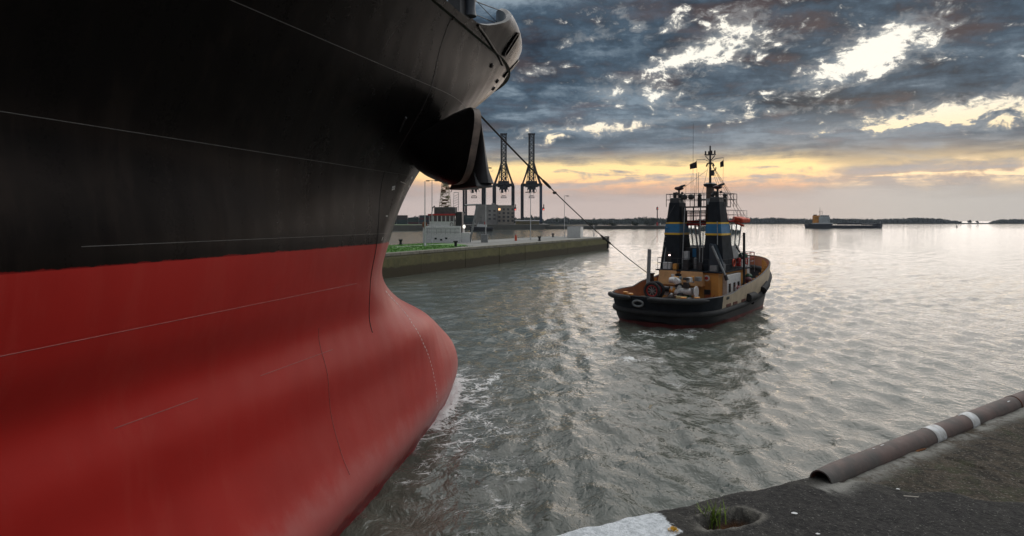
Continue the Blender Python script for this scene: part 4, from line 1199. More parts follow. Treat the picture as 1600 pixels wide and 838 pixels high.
    for k, (x, y, z, m, s) in enumerate(((3.2, 11.0, 1.9, M_redtrim, .28), (3.3, 13.4, 2.3, mat('maroon', (.12, .02, .035), .6), .4), (3.0, 14.5, 2.6, M_green, .35), (3.4, 14.9, 2.2, MATS['maroon'], .32), (3.1, 12.8, 1.7, M_rubber, .4), (2.9, 12.0, 4.4, M_redtrim, .22))):
        mb = MB(); mb.box((x, y, z - s), (s * 1.6, s * 1.5, s * 1.6)); mb.lathe([(s * .5, -s), (s * .95, -s * .6), (s * .95, s * .5), (s * .4, s)], (x, y, z + s * .7), 12); mb.build('deck_gear', m, root, False, .03)
    bx('deck_box', (3.0, 10.4, 1.45), (.9, 2.2, .5), M_green)
    for s in (-1, 1):
        for y in (18.2, 19.0):
            mb = MB(); mb.lathe([(.16, 0), (.16, .75), (.24, .8), (.24, .92)], (s * .5, y, 1.6), 12); mb.build('bitt', M_dark, root, True)
    mb = MB(); mb.lathe([(.4, 0), (.3, .2), (.28, .7), (.42, .9)], (0, 17.2, 1.5), 16); mb.build('bow_capstan', M_green, root, True)
    return root, org


GLASS = bpy.data.materials.new('window_glass'); GLASS.use_nodes = True
_b = GLASS.node_tree.nodes['Principled BSDF']; _b.inputs['Base Color'].default_value = (.75, .8, .8, 1); _b.inputs['Transmission Weight'].default_value = .9; _b.inputs['Roughness'].default_value = .03; _b.inputs['IOR'].default_value = 1.05
tug, TUG_O = build_tug()


def tug_w(x, y, z):
    a = R(38); return TUG_O + Vector((math.cos(a) * x + math.sin(a) * y, -math.sin(a) * x + math.cos(a) * y, z))


def build_towline():
    a, b = ship_w(3.5, 26.75, 14.0), tug_w(-3.95, 8.4, 3.15)
    pts = []
    for k in range(61):
        f = k / 60; p = a.lerp(b, f); p.z -= .55 * 4 * f * (1 - f); pts.append(p)
    root = empty('tow_line', b); tag(root, 'dark tow line stretched from the ship bow down to the tug', 'rope')
    rel = [p - b for p in pts]
    mb = MB(); mb.tube(rel, .034, 8); mb.build('rope', M_rope, root, True)
    def piece(x0, x1, r, name):
        q = [p for p in rel if x0 <= 800 + FPX * (p + b).x / (p + b).y <= x1]
        mb = MB(); mb.tube(q, [r * .8] + [r] * (len(q) - 2) + [r * .8], 8); mb.build(name, M_rope, root, True)
    piece(742, 862, .050, 'pennant'); piece(844, 862, .095, 'splice'); piece(938, 954, .085, 'splice')
    for x in (866, 943):
        p = min(rel, key=lambda p: abs(800 + FPX * (p + b).x / (p + b).y - x)); mb = MB()
        mb.ball(p + Vector((.05, 0, -.1)), .11, 1, (1.2, .8, .8), .2); mb.build('knot', M_rope, root, True)
    mb = MB(); e = Vector((0, 0, 0)); mb.lathe([(.25, -.5), (.25, .3), (.33, .35), (.33, .45)], e + Vector((.15, 0, -.3)), 12); mb.build('tug_hook_post', M_dark, root, True)


build_towline()

# ------------------------------------------------------------------ the pier across the basin
M_pier = None


def mat_pier():
    m = bpy.data.materials.new('pier_concrete'); m.use_nodes = True
    nt = m.node_tree; E.nt = nt; b = nt.nodes['Principled BSDF']
    tc = nt.nodes.new('ShaderNodeTexCoord'); O = E(tc.outputs['Object'])
    sep = nt.nodes.new('ShaderNodeSeparateXYZ'); nt.links.new(O.k, sep.inputs[0]); z = E(sep.outputs[2])
    mp = nt.nodes.new('ShaderNodeMapping'); mp.inputs['Scale'].default_value = (1, 1, .15); nt.links.new(O.k, mp.inputs[0]); S = E(mp.outputs[0])
    n = noise(O, .35, 6, .65, .3); s = noise(S, 1.1, 6, .65, .2); f = noise(O, 3, 5, .65)
    c = mixc(sstep(n, .35, .65), (.165, .148, .062), (.110, .102, .042))
    c = mixc(sstep(s, .5, .72) * .55, c, (.06, .055, .03))
    c = mixc(sstep(f, .62, .74) * .5, c, (.33, .30, .24))
    w = z + (n - .5) * .8 + (s - .5) * .9
    c = mixc((1.0 - sstep(w, 1.35, 1.7)) * .92, c, (.045, .033, .016))       # tide-line weed
    c = mixc(sstep(w, 2.7, 2.95) * .4, c, (.27, .24, .16))
    nt.links.new(c.k, b.inputs['Base Color']); b.inputs['Roughness'].default_value = .88
    bn = nt.nodes.new('ShaderNodeBump'); bn.inputs['Strength'].default_value = .7; bn.inputs['Distance'].default_value = .08
    nt.links.new((f * .6 + s * .7).k, bn.inputs['Height']); nt.links.new(bn.outputs[0], b.inputs['Normal'])
    return m


PA, PB = Vector((-17.9, 85, 0)), Vector((27.8, 176, 0)); PD = (PB - PA).normalized(); PN = Vector((-PD.y, PD.x, 0)); ZP = 3.5; PW = 18.0
PL = (PB - PA).length


def pier_p(a, w, z=0.0): return PA + PD * a + PN * w + Vector((0, 0, z))


def build_pier():
    m = mat_pier(); root = empty('pier', PA); tag(root, 'weathered concrete pier with weedy tide line and grassy top across the basin', 'pier')
    M_cope = mat('coping_stone', (.26, .24, .19), .85, scale=1.2, streak=.2)
    M_top = mat('pier_pavement', (.24, .235, .215), .9, scale=.5, col2=(.19, .185, .165))
    rel = lambda a, w, z=0.0: pier_p(a, w, z) - PA

    def quadbox(a0, a1, w0, w1, z0, z1): return MB().prism([rel(a0, w0)[:2], rel(a1, w0)[:2], rel(a1, w1)[:2], rel(a0, w1)[:2]], z0, z1)
    quadbox(-30, PL - .6, .35, PW, -2.5, ZP - .06).build('core', m, root)
    # joints where the photograph shows them: x = 773 and fainter ones
    js = [-30, -16, -4, 9, 22, 34.5, 46, 58, 70, 82, PL]
    for i in range(len(js) - 1):
        g = .012 if i not in (4, 5) else (.09 if i == 5 else .05)
        quadbox(js[i] + g, js[i + 1] - g, .0 + (.015 if i % 2 else 0), .5, -2.5, ZP - .45).build('wall_panel', m, root, False, .04)
    k = 0; a = -30
    while a < PL - .1:
        b = min(a + 4.8, PL); quadbox(a + .02, b - .02, -.10, .95, ZP - .44, ZP).build('coping_stone', M_cope, root, False, .04); a = b
    quadbox(PL - .6, PL, .5, PW, -2.5, ZP - .45).build('end_wall', m, root, False, .05)
    quadbox(-30, PL - .3, .95, PW, ZP - .055, ZP - .03).build('pavement', M_top, root)
    quadbox(-30, PL - 3, 11.0, 12.2, ZP - .03, ZP + .006).build('pale_path', mat('pale_path', (.40, .40, .38), .9, scale=.6), root)
    # fender blocks on the pier head
    for z in (2.9, .75):
        mb = MB(); c = rel(PL + .1, .6, z); mb.lathe([(.5, -.9), (.72, -.85), (.72, .85), (.5, .9)], c, 16, M=Matrix(((PD.y, PD.x, 0), (0, 0, 1), (PD.x, -PD.y, 0))).transposed() if False else PD.to_track_quat('Z', 'Y').to_matrix())
        mb.build('fender_block', M_rubber, root, True)
    mb = MB(); mb.box(rel(PL - .1, .3, 1.9), (1.2, 1.2, 3.6), math.atan2(PD.y, PD.x)); mb.build('fender_pile', M_dark, root, False, .1)
    # bollards
    # grass on the inner part
    g = MB(); gm = mat('pier_grass', (.085, .235, .02), .8, col2=(.055, .15, .015), scale=.6, bump=.05)
    gz = ZP + .03
    poly = [rel(-30, 1.1), rel(20, 1.1), rel(31, 5.0), rel(36, 10.9), rel(-30, 10.9)]
    g.prism([p[:2] for p in poly], gz - .02, gz)
    g.prism([p[:2] for p in (rel(-30, 12.3), rel(40, 12.3), rel(34, 17.6), rel(-30, 17.6))], gz - .02, gz)
    r = random.Random(4)
    for _ in range(5200):
        if r.random() < .7: a_, w_ = r.uniform(-12, 27), r.uniform(1.2, 10.8)
        else: a_, w_ = r.uniform(-12, 34), r.uniform(12.4, 17.4)
        c = rel(a_, w_, gz); h = r.uniform(.05, .16); q = r.random() * 3.14; d = Vector((math.cos(q), math.sin(q), 0)) * r.uniform(.05, .12)
        g.add([c - d, c + d, c + Vector((r.uniform(-.05, .05), r.uniform(-.05, .05), h))], [(0, 1, 2)])
    o = g.build('grass', gm, root); o['kind'] = 'stuff'


build_pier()
M_lampgrey = mat('lamp_post_grey', (.55, .56, .56), .5, scale=2)
M_lampdark = mat('lamp_dark', (.12, .12, .13), .5)


def on_pier(x, y): return on(x, y, ZP - .03)


def lamp_post(x, ybase, ytop, label, heads=2, r=.11):
    p = on_pier(x, ybase); h = (ybase - ytop) / FPX * p.y
    root = empty('lamp_post', p); tag(root, label, 'lamp post', 'lamp posts on the pier')
    mb = MB(); mb.tube([(0, 0, 0), (0, 0, h)], [r, r * .6], 8); mb.build('pole', M_lampgrey, root, True)
    mb = MB(); mb.lathe([(.2, 0), (.2, .5), (.12, .6)], (0, 0, 0), 8); mb.build('foot', M_lampgrey, root, True)
    if heads:
        mb = MB(); mb.tube([(-.9 if heads > 1 else 0, 0, h), (.9, 0, h)], .05, 6); mb.build('arm', M_lampdark, root, True)
        for s in ((-1, 1) if heads > 1 else (1,)):
            MB().box((s * .9, 0, h - .1), (.75, .4, .22)).build('lamp_head', M_lampdark, root, False, .04)
    return root


lamp_post(664, 385.5, 283, 'tall pale lamp post nearest the ship, in front of the white boat', 0)
lamp_post(675, 380, 282, 'lamp post with twin heads rising just behind the white boat wheelhouse', 2)
lamp_post(759, 379, 262, 'lamp post on the pier below the ship anchor', 2)
lamp_post(829, 375, 300, 'lamp post with two-sided crosshead in front of the right-hand gantry crane', 2)
lamp_post(882, 370.3, 306, 'thin plain lamp post beside the white box on the pier', 1, .09)
lamp_post(928, 369.5, 352, 'short post near the head of the pier', 0, .12)

for x, y, lab in ((712, 386, 'black bollard on the pier right of the white boat'), (843, 376.8, 'black bollard on the middle of the pier edge'), (626, 383, 'black bollard at the back of the pier beside the ship stem'), (864, 371, 'small black bollard left of the white box')):
    p = on_pier(x, y); mb = MB(); mb.lathe([(.38, 0), (.38, .1), (.26, .16), (.24, .75), (.42, .85), (.42, 1.05), (.2, 1.12)], p, 12)
    o = mb.build('bollard', M_rubber, None, True); tag(o, lab, 'bollard', 'bollards on the pier')

p = on_pier(899, 371.2); rt = empty('site_cabin', p, math.atan2(PD.y, PD.x) - R(90) + R(12)); tag(rt, 'white ribbed box cabin standing near the head of the pier', 'cabin')
MB().box((0, 0, 1.45), (3.7, 5.5, 2.9)).build('body', M_white, rt, False, .06)
for k in range(9): MB().box((-1.7 + k * .425, -2.78, 1.45), (.10, .08, 2.6)).build('rib', M_white, rt)
MB().box((0, 0, 2.95), (3.8, 5.6, .12)).build('roof', mat('roof_grey', (.5, .5, .5), .6), rt, False, .03)
p = on_pier(806, 376.5); rt = empty('hydrant', p); tag(rt, 'small red hydrant cabinet standing on the pier pavement', 'hydrant')
MB().box((0, 0, .55), (.55, .45, 1.1), 0, 0, 0, .9).build('cabinet', M_orred, rt, False, .04); MB().box((0, 0, 1.25), (.35, .3, .35)).build('cap', M_redtrim, rt, False, .05)
p = on_pier(757, 379); rt = empty('service_box', p); tag(rt, 'pale grey service box at the back edge of the pier', 'box')
MB().box((0, 0, .8), (1.5, 1.0, 1.6)).build('cabinet', M_steel, rt, False, .05); MB().box((0, 0, 1.65), (1.6, 1.1, .1)).build('lid', M_steel, rt, False, .02)


# ------------------------------------------------------------------ white pilot boat behind the pier
def build_pilot():
    c = Vector(((695 - 800) / FPX * 131, 131, 0)); root = empty('white_workboat', c, R(-8)); root.scale = (1.0, 1.0, 1.27); tag(root, 'white workboat with red-edged wheelhouse and lattice mast moored behind the pier', 'boat')
    mb = MB(); P = []
    def ol(z, k): return [Vector((x, y, z)) for x, y in ((-6.5 * k, -2.2 * k), (4.5, -2.4 * k), (7.6 * k, 0), (4.5, 2.4 * k), (-6.5 * k, 2.2 * k))]
    rows = [ol(-.8, .8), ol(0, .95), ol(1.4, 1.0), ol(2.3, 1.05)]; mb.grid([r + r[:1] for r in rows]); mb.add(rows[-1], [(0, 1, 2, 3, 4)]); mb.build('hull', mat('dark_blue_hull', (.02, .03, .045), .5), root)
    MB().box((-.2, 0, 3.9), (8.2, 3.9, 3.2)).build('deckhouse', M_white, root, False, .08)
    for k in range(7): MB().box((-3.3 + k * 1.0, -1.97, 4.6), (.06, .04, .9)).build('rail_post', M_steel, root)
    MB().box((0, -1.98, 5.05), (7.4, .05, .06)).build('hand_rail', M_steel, root); MB().box((0, -1.98, 4.5), (7.4, .05, .05)).build('hand_rail', M_steel, root)
    for x, z in ((-1.5, 3.4), (-.3, 3.2), (.8, 3.45)): MB().box((x, -1.96, z), (.5, .05, .3)).build('porthole', M_glass, root, False, .05)
    MB().box((-.3, 0, 6.3), (5.4, 3.2, 2.0)).build('wheelhouse', M_white, root, False, .06)
    for k in range(6):
        w = MB().box((-2.55 + k * .9, -1.61, 6.75), (.68, .06, .95)).build('window', M_glass, root, False, .03)
    for k in range(2): MB().box((2.42, -.8 + k * 1.6, 6.75), (.06, 1.1, .95)).build('window', M_glass, root, False, .03)
    mb = MB(); mb.tube([(1.9 + .32 * math.cos(q), -1.66, 5.75 + .32 * math.sin(q)) for q in np.linspace(0, 6.283, 17)], .07, 6, False); mb.build('life_ring', mat('ring_grey', (.25, .22, .2), .6), root, True)
    MB().box((-.3, 0, 7.4), (5.9, 3.7, .28)).build('red_roof_edge', M_redtrim, root, False, .05)
    MB().box((.2, 0, 8.1), (4.6, 2.2, 1.2)).build('funnel_casing', mat('grey_casing', (.10, .095, .09), .7), root, False, .1)
    # lattice mast
    M_l = mat('cream_lattice', (.42, .36, .24), .6)
    cr = [(-.75, -.75), (.75, -.75), (.75, .75), (-.75, .75)]; H = 4.9; xo = .1
    for i, (x, y) in enumerate(cr):
        mb = MB(); mb.tube([(xo + x * 1.5, y * 1.2, 8.4), (xo + x * .75, y * .6, 8.4 + H)], .055, 5); mb.build('mast_leg', M_l, root)
    for k in range(9):
        mb = MB(); z = 8.4 + H * k / 9; f0, f1 = 1.5 - .75 * k / 9, 1.5 - .75 * (k + 1) / 9
        for i in range(4):
            (x, y), (x2, y2) = cr[i], cr[(i + 1) % 4]
            mb.tube([(xo + x * f0, y * f0 * .8, z), (xo + x2 * f1, y2 * f1 * .8, z + H / 9)], .04, 4); mb.tube([(xo + x * f0, y * f0 * .8, z), (xo + x2 * f0, y2 * f0 * .8, z)], .04, 4)
        mb.build('mast_brace', M_l, root)
    for k in range(8):
        mb = MB(); mb.box((xo + random.uniform(-.8, .8), 0, 8.8 + k * .52), (random.uniform(.5, 1.3), .5, random.uniform(.2, .5)), random.uniform(-.5, .5)); mb.build('mast_gear', random.choice([M_l, M_l, mat('rusty_gear', (.16, .06, .03), .8)]), root, False, .04)
    mb = MB(); mb.tube([(.6, 0, 13.3), (2.1, 0, 12.3), (1.3, 0, 11.2)], .07, 6); mb.build('derrick', M_dark, root)
    mb = MB(); mb.tube([(2.9, .5, 8.0), (2.9, .5, 11.2)], .06, 5); mb.tube([(1.7, .5, 8.0), (1.9, .5, 11.2)], .05, 5); mb.tube([(1.9, .5, 11.2), (2.9, .5, 11.2)], .05, 5)
    for k in range(6): mb.tube([(1.7 + .03 * k, .5, 8.4 + k * .42), (2.9, .5, 8.8 + k * .42)], .035, 4)
    mb.build('signal_frame', mat('grey_white', (.4, .4, .4), .6), root)
    mb = MB(); mb.tube([(-2.9, 0, 7.5), (-2.7, 0, 8.6), (-2.2, 0, 8.9)], .12, 6); mb.build('vent_pipe', M_dark, root, True)
    MB().box((3.4, -.6, 6.0), (1.4, 1.8, 3.8)).build('dark_gear_stack', M_dark, root, False, .15)
    mb = MB(); mb.ball((-4.0, -1.6, 5.6), .55, 1, (1, 1, 1.3), .2); mb.build('orange_buoy', mat('rust_buoy', (.22, .07, .02), .8), root, True)
    MB().box((4.8, -.4, 3.4), (1.9, 2.2, 2.0)).build('aft_locker', M_white, root, False, .06)
    mb = MB(); mb.tube([(5.6, -1.0, 2.4), (7.3, -1.0, 9.0)], .22, 8); mb.tube([(4.6, -1, 9.0), (8.2, -1, 9.1)], .14, 8); mb.build('gangway_arm', M_steel, root, True)
    mb = MB(); mb.ball((4.6, -1.6, 5.4), .32, 1); mb.build('deck_lamp', mat('white_lamp', (1, .95, .85), .5, var=0, emit=.9), root, True)


build_pilot()


# ------------------------------------------------------------------ dark tug further back in the basin
def build_far_tug():
    c = on(752, 361.5, 0); root = empty('moored_tug', c, R(6)); tag(root, 'dark moored tug with pale wheelhouse in the back basin', 'tugboat')
    mb = MB(); rows = []
    for z, k in ((-.8, .85), (0, .95), (1.5, 1.0), (3.2, 1.05)):
        rows.append([Vector((9.5 * k * math.copysign(abs(math.cos(q))**.7, math.cos(q)), 3.4 * k * math.copysign(abs(math.sin(q))**.8, math.sin(q)), z + (.9 * max(0, -math.cos(q)) if z > 1 else 0))) for q in np.linspace(0, 2 * math.pi, 33)])
    mb.grid(rows); mb.add(rows[-1][:-1], [tuple(range(32))]); mb.build('hull', M_tughull, root, True)
    MB().box((.5, 0, 4.4), (8, 4, 1.9)).build('deckhouse', M_white, root, False, .1)
    MB().box((-.5, 0, 6.3), (4, 3.6, 2.0), 0, 0, 0, .92).build('wheelhouse', mat('dim_white', (.5, .5, .48), .5), root, False, .08)
    for k in range(4): MB().box((-1.7 + k * .85, -1.76, 6.5), (.6, .06, .8)).build('window', M_glass, root)
    MB().box((-.5, 0, 7.4), (4.4, 4, .2)).build('roof', M_dark, root)
    MB().box((3.2, 0, 6.0), (1.5, 1.6, 3.4)).build('funnel', M_redtrim, root, False, .1)
    mb = MB(); mb.tube([(-.2, 0, 7.4), (-.2, 0, 13)], [.2, .08], 6); mb.tube([(-1, 0, 11), (.7, 0, 11)], .08, 5); mb.build('mast', M_dark, root)


build_far_tug()

# ------------------------------------------------------------------ far land, jetty, buildings
ZL = 4.6


def sheet(name, poly, z0, z1, m, kind='structure'):
    o = MB().prism(poly, z0, z1).build(name, m); tag(o, kind=kind); return o


M_land = mat('far_land', (.06, .075, .035), .9, col2=(.09, .085, .06), scale=.02)
M_stone = mat('far_quay_stone', (.085, .08, .065), .9, scale=.05, streak=.3)
a, b = on(560, 361.5, 0), on(860, 358.5, 0)
sheet('far_quay', [(-420, 470), (a.x, a.y), (on(700, 359.5, 0).x, 560), (40, 640), (60, 1200), (-900, 1200)], -2, ZL, M_stone)
sheet('grass_bank', [(-400, 475), (on(600, 361, 0).x - 10, 485), (on(655, 359, 0).x, 560), (-90, 640), (-420, 640)], ZL, ZL + .12, mat('bank_grass', (.07, .12, .025), .9, scale=.08))
j0, j1 = on(780, 358.6, 0), on(1041, 357.6, 0)
jet = empty('far_jetty', (0, 633, 0)); tag(jet, 'long low dark stone jetty reaching out to the beacon', 'jetty')
MB().prism([(-20, -1), (j1.x, 12), (j1.x + 2, 20), (-20, 20)], -2, 2.6).build('rubble_wall', M_stone, jet, False, .2)
MB().prism([(-20, 2), (j1.x - 1, 14.5), (j1.x - 1, 19), (-20, 19)], 2.6, 3.6).build('crown_wall', mat('crown_wall', (.12, .115, .10), .9, scale=.1), jet)
M_bush = mat('dark_leaf', (.030, .042, .022), .8, col2=(.018, .028, .014), scale=.3)


def leafy(mb, c, rx, ry, rz, n, s, r):
    """a crown of many small leaf faces spread through an uneven volume"""
    lob = [(Vector((r.uniform(-.6, .6), r.uniform(-.6, .6), r.uniform(-.35, .55))), r.uniform(.35, .62)) for _ in range(6)]
    for _ in range(n):
        q, k = r.choice(lob); d = Vector((r.gauss(0, 1), r.gauss(0, 1), r.gauss(0, 1))).normalized() * (k * r.random()**.4)
        p = q + d; p = Vector((c[0] + p.x * rx, c[1] + p.y * ry, c[2] + p.z * rz))
        u = Vector((r.gauss(0, 1), r.gauss(0, 1), r.gauss(0, 1))).normalized() * s; v = Vector((r.gauss(0, 1), r.gauss(0, 1), r.gauss(0, 1))).normalized() * s
        mb.add([p - u - v, p + u - v, p + u + v, p - u + v], [(0, 1, 2, 3)])


rr = random.Random(9)
bi = 0
for x, w, h, lab in ((993, 9, 3.0, 'low bush on the far jetty left of the beacon'), (1016, 16, 7, 'rounded dark bush beside the beacon on the jetty'), (925, 12, 2.4, 'low straggling bush in the middle of the far jetty'), (955, 14, 2.0, 'flat bush between the jetty bushes')):
    p = at(x, 350, 648); rt = empty('bush', (p.x, 648, 3.6)); tag(rt, lab, 'bush', 'bushes on the far jetty')
    mb = MB(); leafy(mb, (0, 0, h * .5), w * .55, 3, h * .75, 420, .45, rr); mb.build('leaves', M_bush, rt)
    mb = MB(); mb.tube([(0, 0, -.1), (.2, 0, h * .5)], [.2, .08], 5); mb.build('stem', M_dark, rt)

# beacon tower on the jetty head
p = at(1027, 350, 646); rt = empty('beacon_tower', (p.x, 646, 3.4)); tag(rt, 'slim dark beacon tower with gallery and red foot on the jetty head', 'beacon')
mb = MB(); mb.lathe([(1.0, 0), (1.0, 3.2), (.9, 3.4)], (0, 0, 0), 12); mb.build('foot', M_redtrim, rt, True)
mb = MB(); mb.lathe([(.62, 3.4), (.5, 17)], (0, 0, 0), 12); mb.build('shaft', mat('beacon_dark', (.06, .045, .04), .7), rt, True)
mb = MB(); mb.lathe([(1.5, 17), (1.5, 17.4), (1.0, 17.5), (1.0, 19.2), (.3, 20.2)], (0, 0, 0), 12); mb.build('lantern', MATS['beacon_dark'], rt, True)
mb = MB(); mb.lathe([(.25, 18), (.25, 18.5)], (.0, -1.0, 0), 8); mb.build('lamp', mat('red_lamp', (.9, .1, .06), .5, var=0, emit=1.5), rt, True)
MB().box((3.2, 0, 1.4), (1.2, 1.2, 2.6)).build('equipment_box', M_white, rt, False, .1)


# office block
def build_office():
    Y = 640; px = Y / FPX; L = at(743, 0, Y).x; Mx = at(777, 0, Y).x; Rx = at(803, 0, Y).x
    root = empty('office_block', (L, Y, ZL)); tag(root, 'grey concrete harbour office block with square windows below the cranes', 'building')
    M_c = mat('grey_concrete', (.30, .285, .26), .85, scale=.08, streak=.2); M_c2 = mat('tan_concrete', (.33, .29, .235), .85, scale=.08)
    h1 = (351 - 323.5) * px + 2; h2 = (351 - 324.5) * px + 2
    w1, w2 = Mx - L, Rx - Mx - .4
    MB().box((w1 / 2, 9, h1 / 2), (w1, 18, h1)).build('west_wing', M_c, root, False, .1)
    MB().box((Mx - L + .4 + w2 / 2, 10, h2 / 2), (w2, 18, h2)).build('east_wing', M_c2, root, False, .1)
    MB().box((w1 / 2, 9, h1 + .25), (w1 + .6, 18.6, .5)).build('parapet', M_c, root); MB().box((Mx - L + .4 + w2 / 2, 10, h2 + .25), (w2 + .6, 18.6, .5)).build('parapet', M_c2, root)
    glow = mat('office_lit', (1.0, .55, .25), .5, var=0, emit=1.3)
    for r_ in range(4):
        for k in range(4):
            lit = (r_, k) in ((3, 0),)
            MB().box((Mx - L + 2.2 + k * (w2 - 3.2) / 3, 1.0 - .02, 4 + r_ * 4.0), (2.3, .3, 2.2)).build('window', glow if lit else M_glass, root, False, .08)
    for r_ in range(3):
        for k in range(2):
            MB().box((w1 - 3 - k * 5.0, -.02, 6 + r_ * 4.2), (2.4, .3, 1.8)).build('window', M_glass, root, False, .08)
    MB().box((w1 * .8, 4, h1 + 1.2), (3, 3, 2)).build('roof_plant', M_c, root)


build_office()


# gantry cranes
def build_crane(xc, blue=False):
    Y = 820; m = mat('crane_black', (.008, .009, .012), .7, scale=.2, spec=.1); mb_ = mat('crane_blue', (.015, .045, .10), .6, scale=.2)
    root = empty('gantry_crane', (at(xc, 0, Y).x, Y, ZL)); h = 52.0; hw = 12.6; dp = 9
    T = lambda mbx, a, b, r: mbx.tube([a, b], r, 4)
    for sx in (-1, 1):
        for sy in (-1, 1):
            mb = MB(); mb.box((sx * hw + (sy * .9), sy * dp, h / 2), (2.7, 2.4, h)); mb.build('leg', mb_ if (blue and sx > 0) else m, root)
        mb = MB(); mb.box((sx * hw, 0, h), (3.0, 2 * dp + 4, 3.4)); mb.build('side_beam', m, root)
        mb = MB(); mb.box((sx * hw, 0, 15), (1.6, 2 * dp, 1.6)); mb.build('sill_beam', m, root)
        mb = MB(); T(mb, (sx * hw, -dp, h), (sx * 3.2, 0, h + 27), 1.15); T(mb, (sx * hw, dp, h), (sx * 3.2, 0, h + 27), 1.15); mb.build('frame_strut', m, root)
        mb = MB(); mb.box((sx * hw, -dp, 1.2), (3.6, 3.4, 2.4)); mb.build('bogie', m, root)
    mb = MB(); mb.box((0, -dp, h + .3), (2 * hw, 2, 3)); mb.build('portal_beam', m, root); mb = MB(); mb.box((0, dp, h + .3), (2 * hw, 2, 3)); mb.build('portal_beam', m, root)
    MB().box((0, 0, h + 1.5), (17, 13, 8), 0, 0, 0, .85).build('machinery_house', m, root, False, .4)
    # trolley girder hanging gear under the portal
    mb = MB(); mb.box((0, -3, h - 4), (11, 7, 4)); mb.box((-2, -4, h - 8), (3, 3, 5)); mb.box((2.5, -4, h - 7), (3, 3, 4)); mb.build('trolley', m, root)
    for k in range(6):
        mb = MB(); T(mb, (-6 + k * 2.4, -3, h - 5), (-4 + k * 1.8 + (k % 2) * 2, -3, h - 11 + (k % 3)), .28); mb.build('hanging_brace', m, root)
    # boom raised
    H0, H1, bw = h + 4, 121.0, 3.2
    for sx in (-1, 1):
        for sy in (-1, 1):
            mb = MB(); T(mb, (sx * bw, sy * 1.8, H0), (sx * bw, sy * 1.8, H1), .95); mb.build('boom_chord', m, root)
    n = 12
    for k in range(n):
        z0, z1 = H0 + (H1 - H0) * k / n, H0 + (H1 - H0) * (k + 1) / n; s = 1 if k % 2 else -1; mb = MB()
        T(mb, (-bw * s, -1.8, z0), (bw * s, -1.8, z1), .62); T(mb, (bw * s, 1.8, z0), (-bw * s, 1.8, z1), .62); T(mb, (-bw, -1.8, z1), (bw, -1.8, z1), .42); T(mb, (-bw, -1.8, z0), (-bw, 1.8, z1), .3); mb.build('boom_lacing', m, root)
    MB().box((0, 0, H1), (bw * 2 + 3, 5, 1.6)).build('boom_tip', m, root)
    for sx in (-1, 1):
        mb = MB(); T(mb, (sx * 6.5, 0, h + 3), (sx * 2.5, 0, h + 42), .5); mb.build('pylon_leg', m, root)
        mb = MB(); T(mb, (sx * hw, 0, h), (0, 0, h + 44), .32); mb.build('stay', m, root)
    for k in range(5):
        mb = MB(); z = h + 5 + k * 6; w = 9 - k * 1.3; T(mb, (-w * .7, 0, z), (w * .7, 0, z), .4); T(mb, (-w * .7, 0, z), (w * .55, 0, z + 6), .3); mb.build('pylon_brace', m, root)
    # spreader on its falls
    mb = MB(); zc = 35
    for x in (-3, 3): T(mb, (x, -3, h - 6), (x, -3, zc), .08)
    mb.build('hoist_rope', m, root)
    mb = MB(); mb.box((0, -3, zc), (7.6, 2.4, .8)); mb.box((0, -3, zc + 2.4), (5, 2, 1.2)); mb.box((-3.3, -3, zc + 1.2), (.6, 1, 2.4)); mb.box((3.3, -3, zc + 1.2), (.6, 1, 2.4)); mb.build('spreader', m, root)
    mb = MB(); mb.box((hw + 3, -dp, 20), (2.6, 2.6, 4)); mb.box((hw + 3.4, -dp, 24), (1.2, 1.2, 4)); mb.build('leg_cabin', m, root)
    mb = MB(); mb.ball((hw + 3, -dp - 1.6, 19), .9, 1); mb.build('warning_lamp', mat('red_lamp_crane', (1, .12, .08), .5, var=0, emit=1.2), root)
    return root


for x, lab in ((741, 'gantry crane half hidden behind the ship anchor'), (787, 'middle gantry crane with its lattice boom raised above the office block'), (830.5, 'right-hand gantry crane with one blue leg and raised boom')):
    tag(build_crane(x, x > 820), lab, 'crane', 'gantry cranes with raised booms')

# stacked containers on the far bank, left
cols_ = [(.10, .022, .018), (.02, .045, .06), (.03, .065, .05), (.05, .05, .05), (.06, .035, .025), (.015, .05, .045)]
rr = random.Random(2); k = 0
me_c = MB().box((0, 0, 1.3), (12.2, 2.44, 2.59)); 
CM = [mat('container_%d' % i, c, .7, scale=.5) for i, c in enumerate(cols_)]
proto = []
for i in range(len(cols_)):
    mb = MB(); mb.box((0, 0, 1.3), (12.2, 2.44, 2.55))
    for q in range(14): mb.box((-5.6 + q * .86, -1.24, 1.3), (.4, .06, 2.3))
    o = mb.build('shipping_container', CM[i]); proto.append(o)
CN = ['dark red', 'dark blue', 'sea green', 'charcoal', 'brown', 'teal']
for col_ in range(9):
    hgt = rr.choice([2, 3, 3, 4])
    for lv in range(hgt):
        ci = rr.randrange(len(cols_)); o = proto[ci] if not proto[ci].get('label') else proto[ci].copy()
        if o.name not in COL.objects: COL.objects.link(o)
        o.location = (at(618, 0, 700).x - 18 + col_ * 12.9, 700 + rr.uniform(-.3, .3), ZL + lv * 2.6)
        row = ['ground row', 'second row', 'third row', 'top row'][lv]
        tag(o, '%s shipping container in the %s of the %s stack on the far bank' % (CN[ci], row, ['leftmost', 'second', 'third', 'fourth', 'fifth', 'sixth', 'seventh', 'eighth', 'rightmost'][col_]), 'container', 'stacked containers on the far bank')

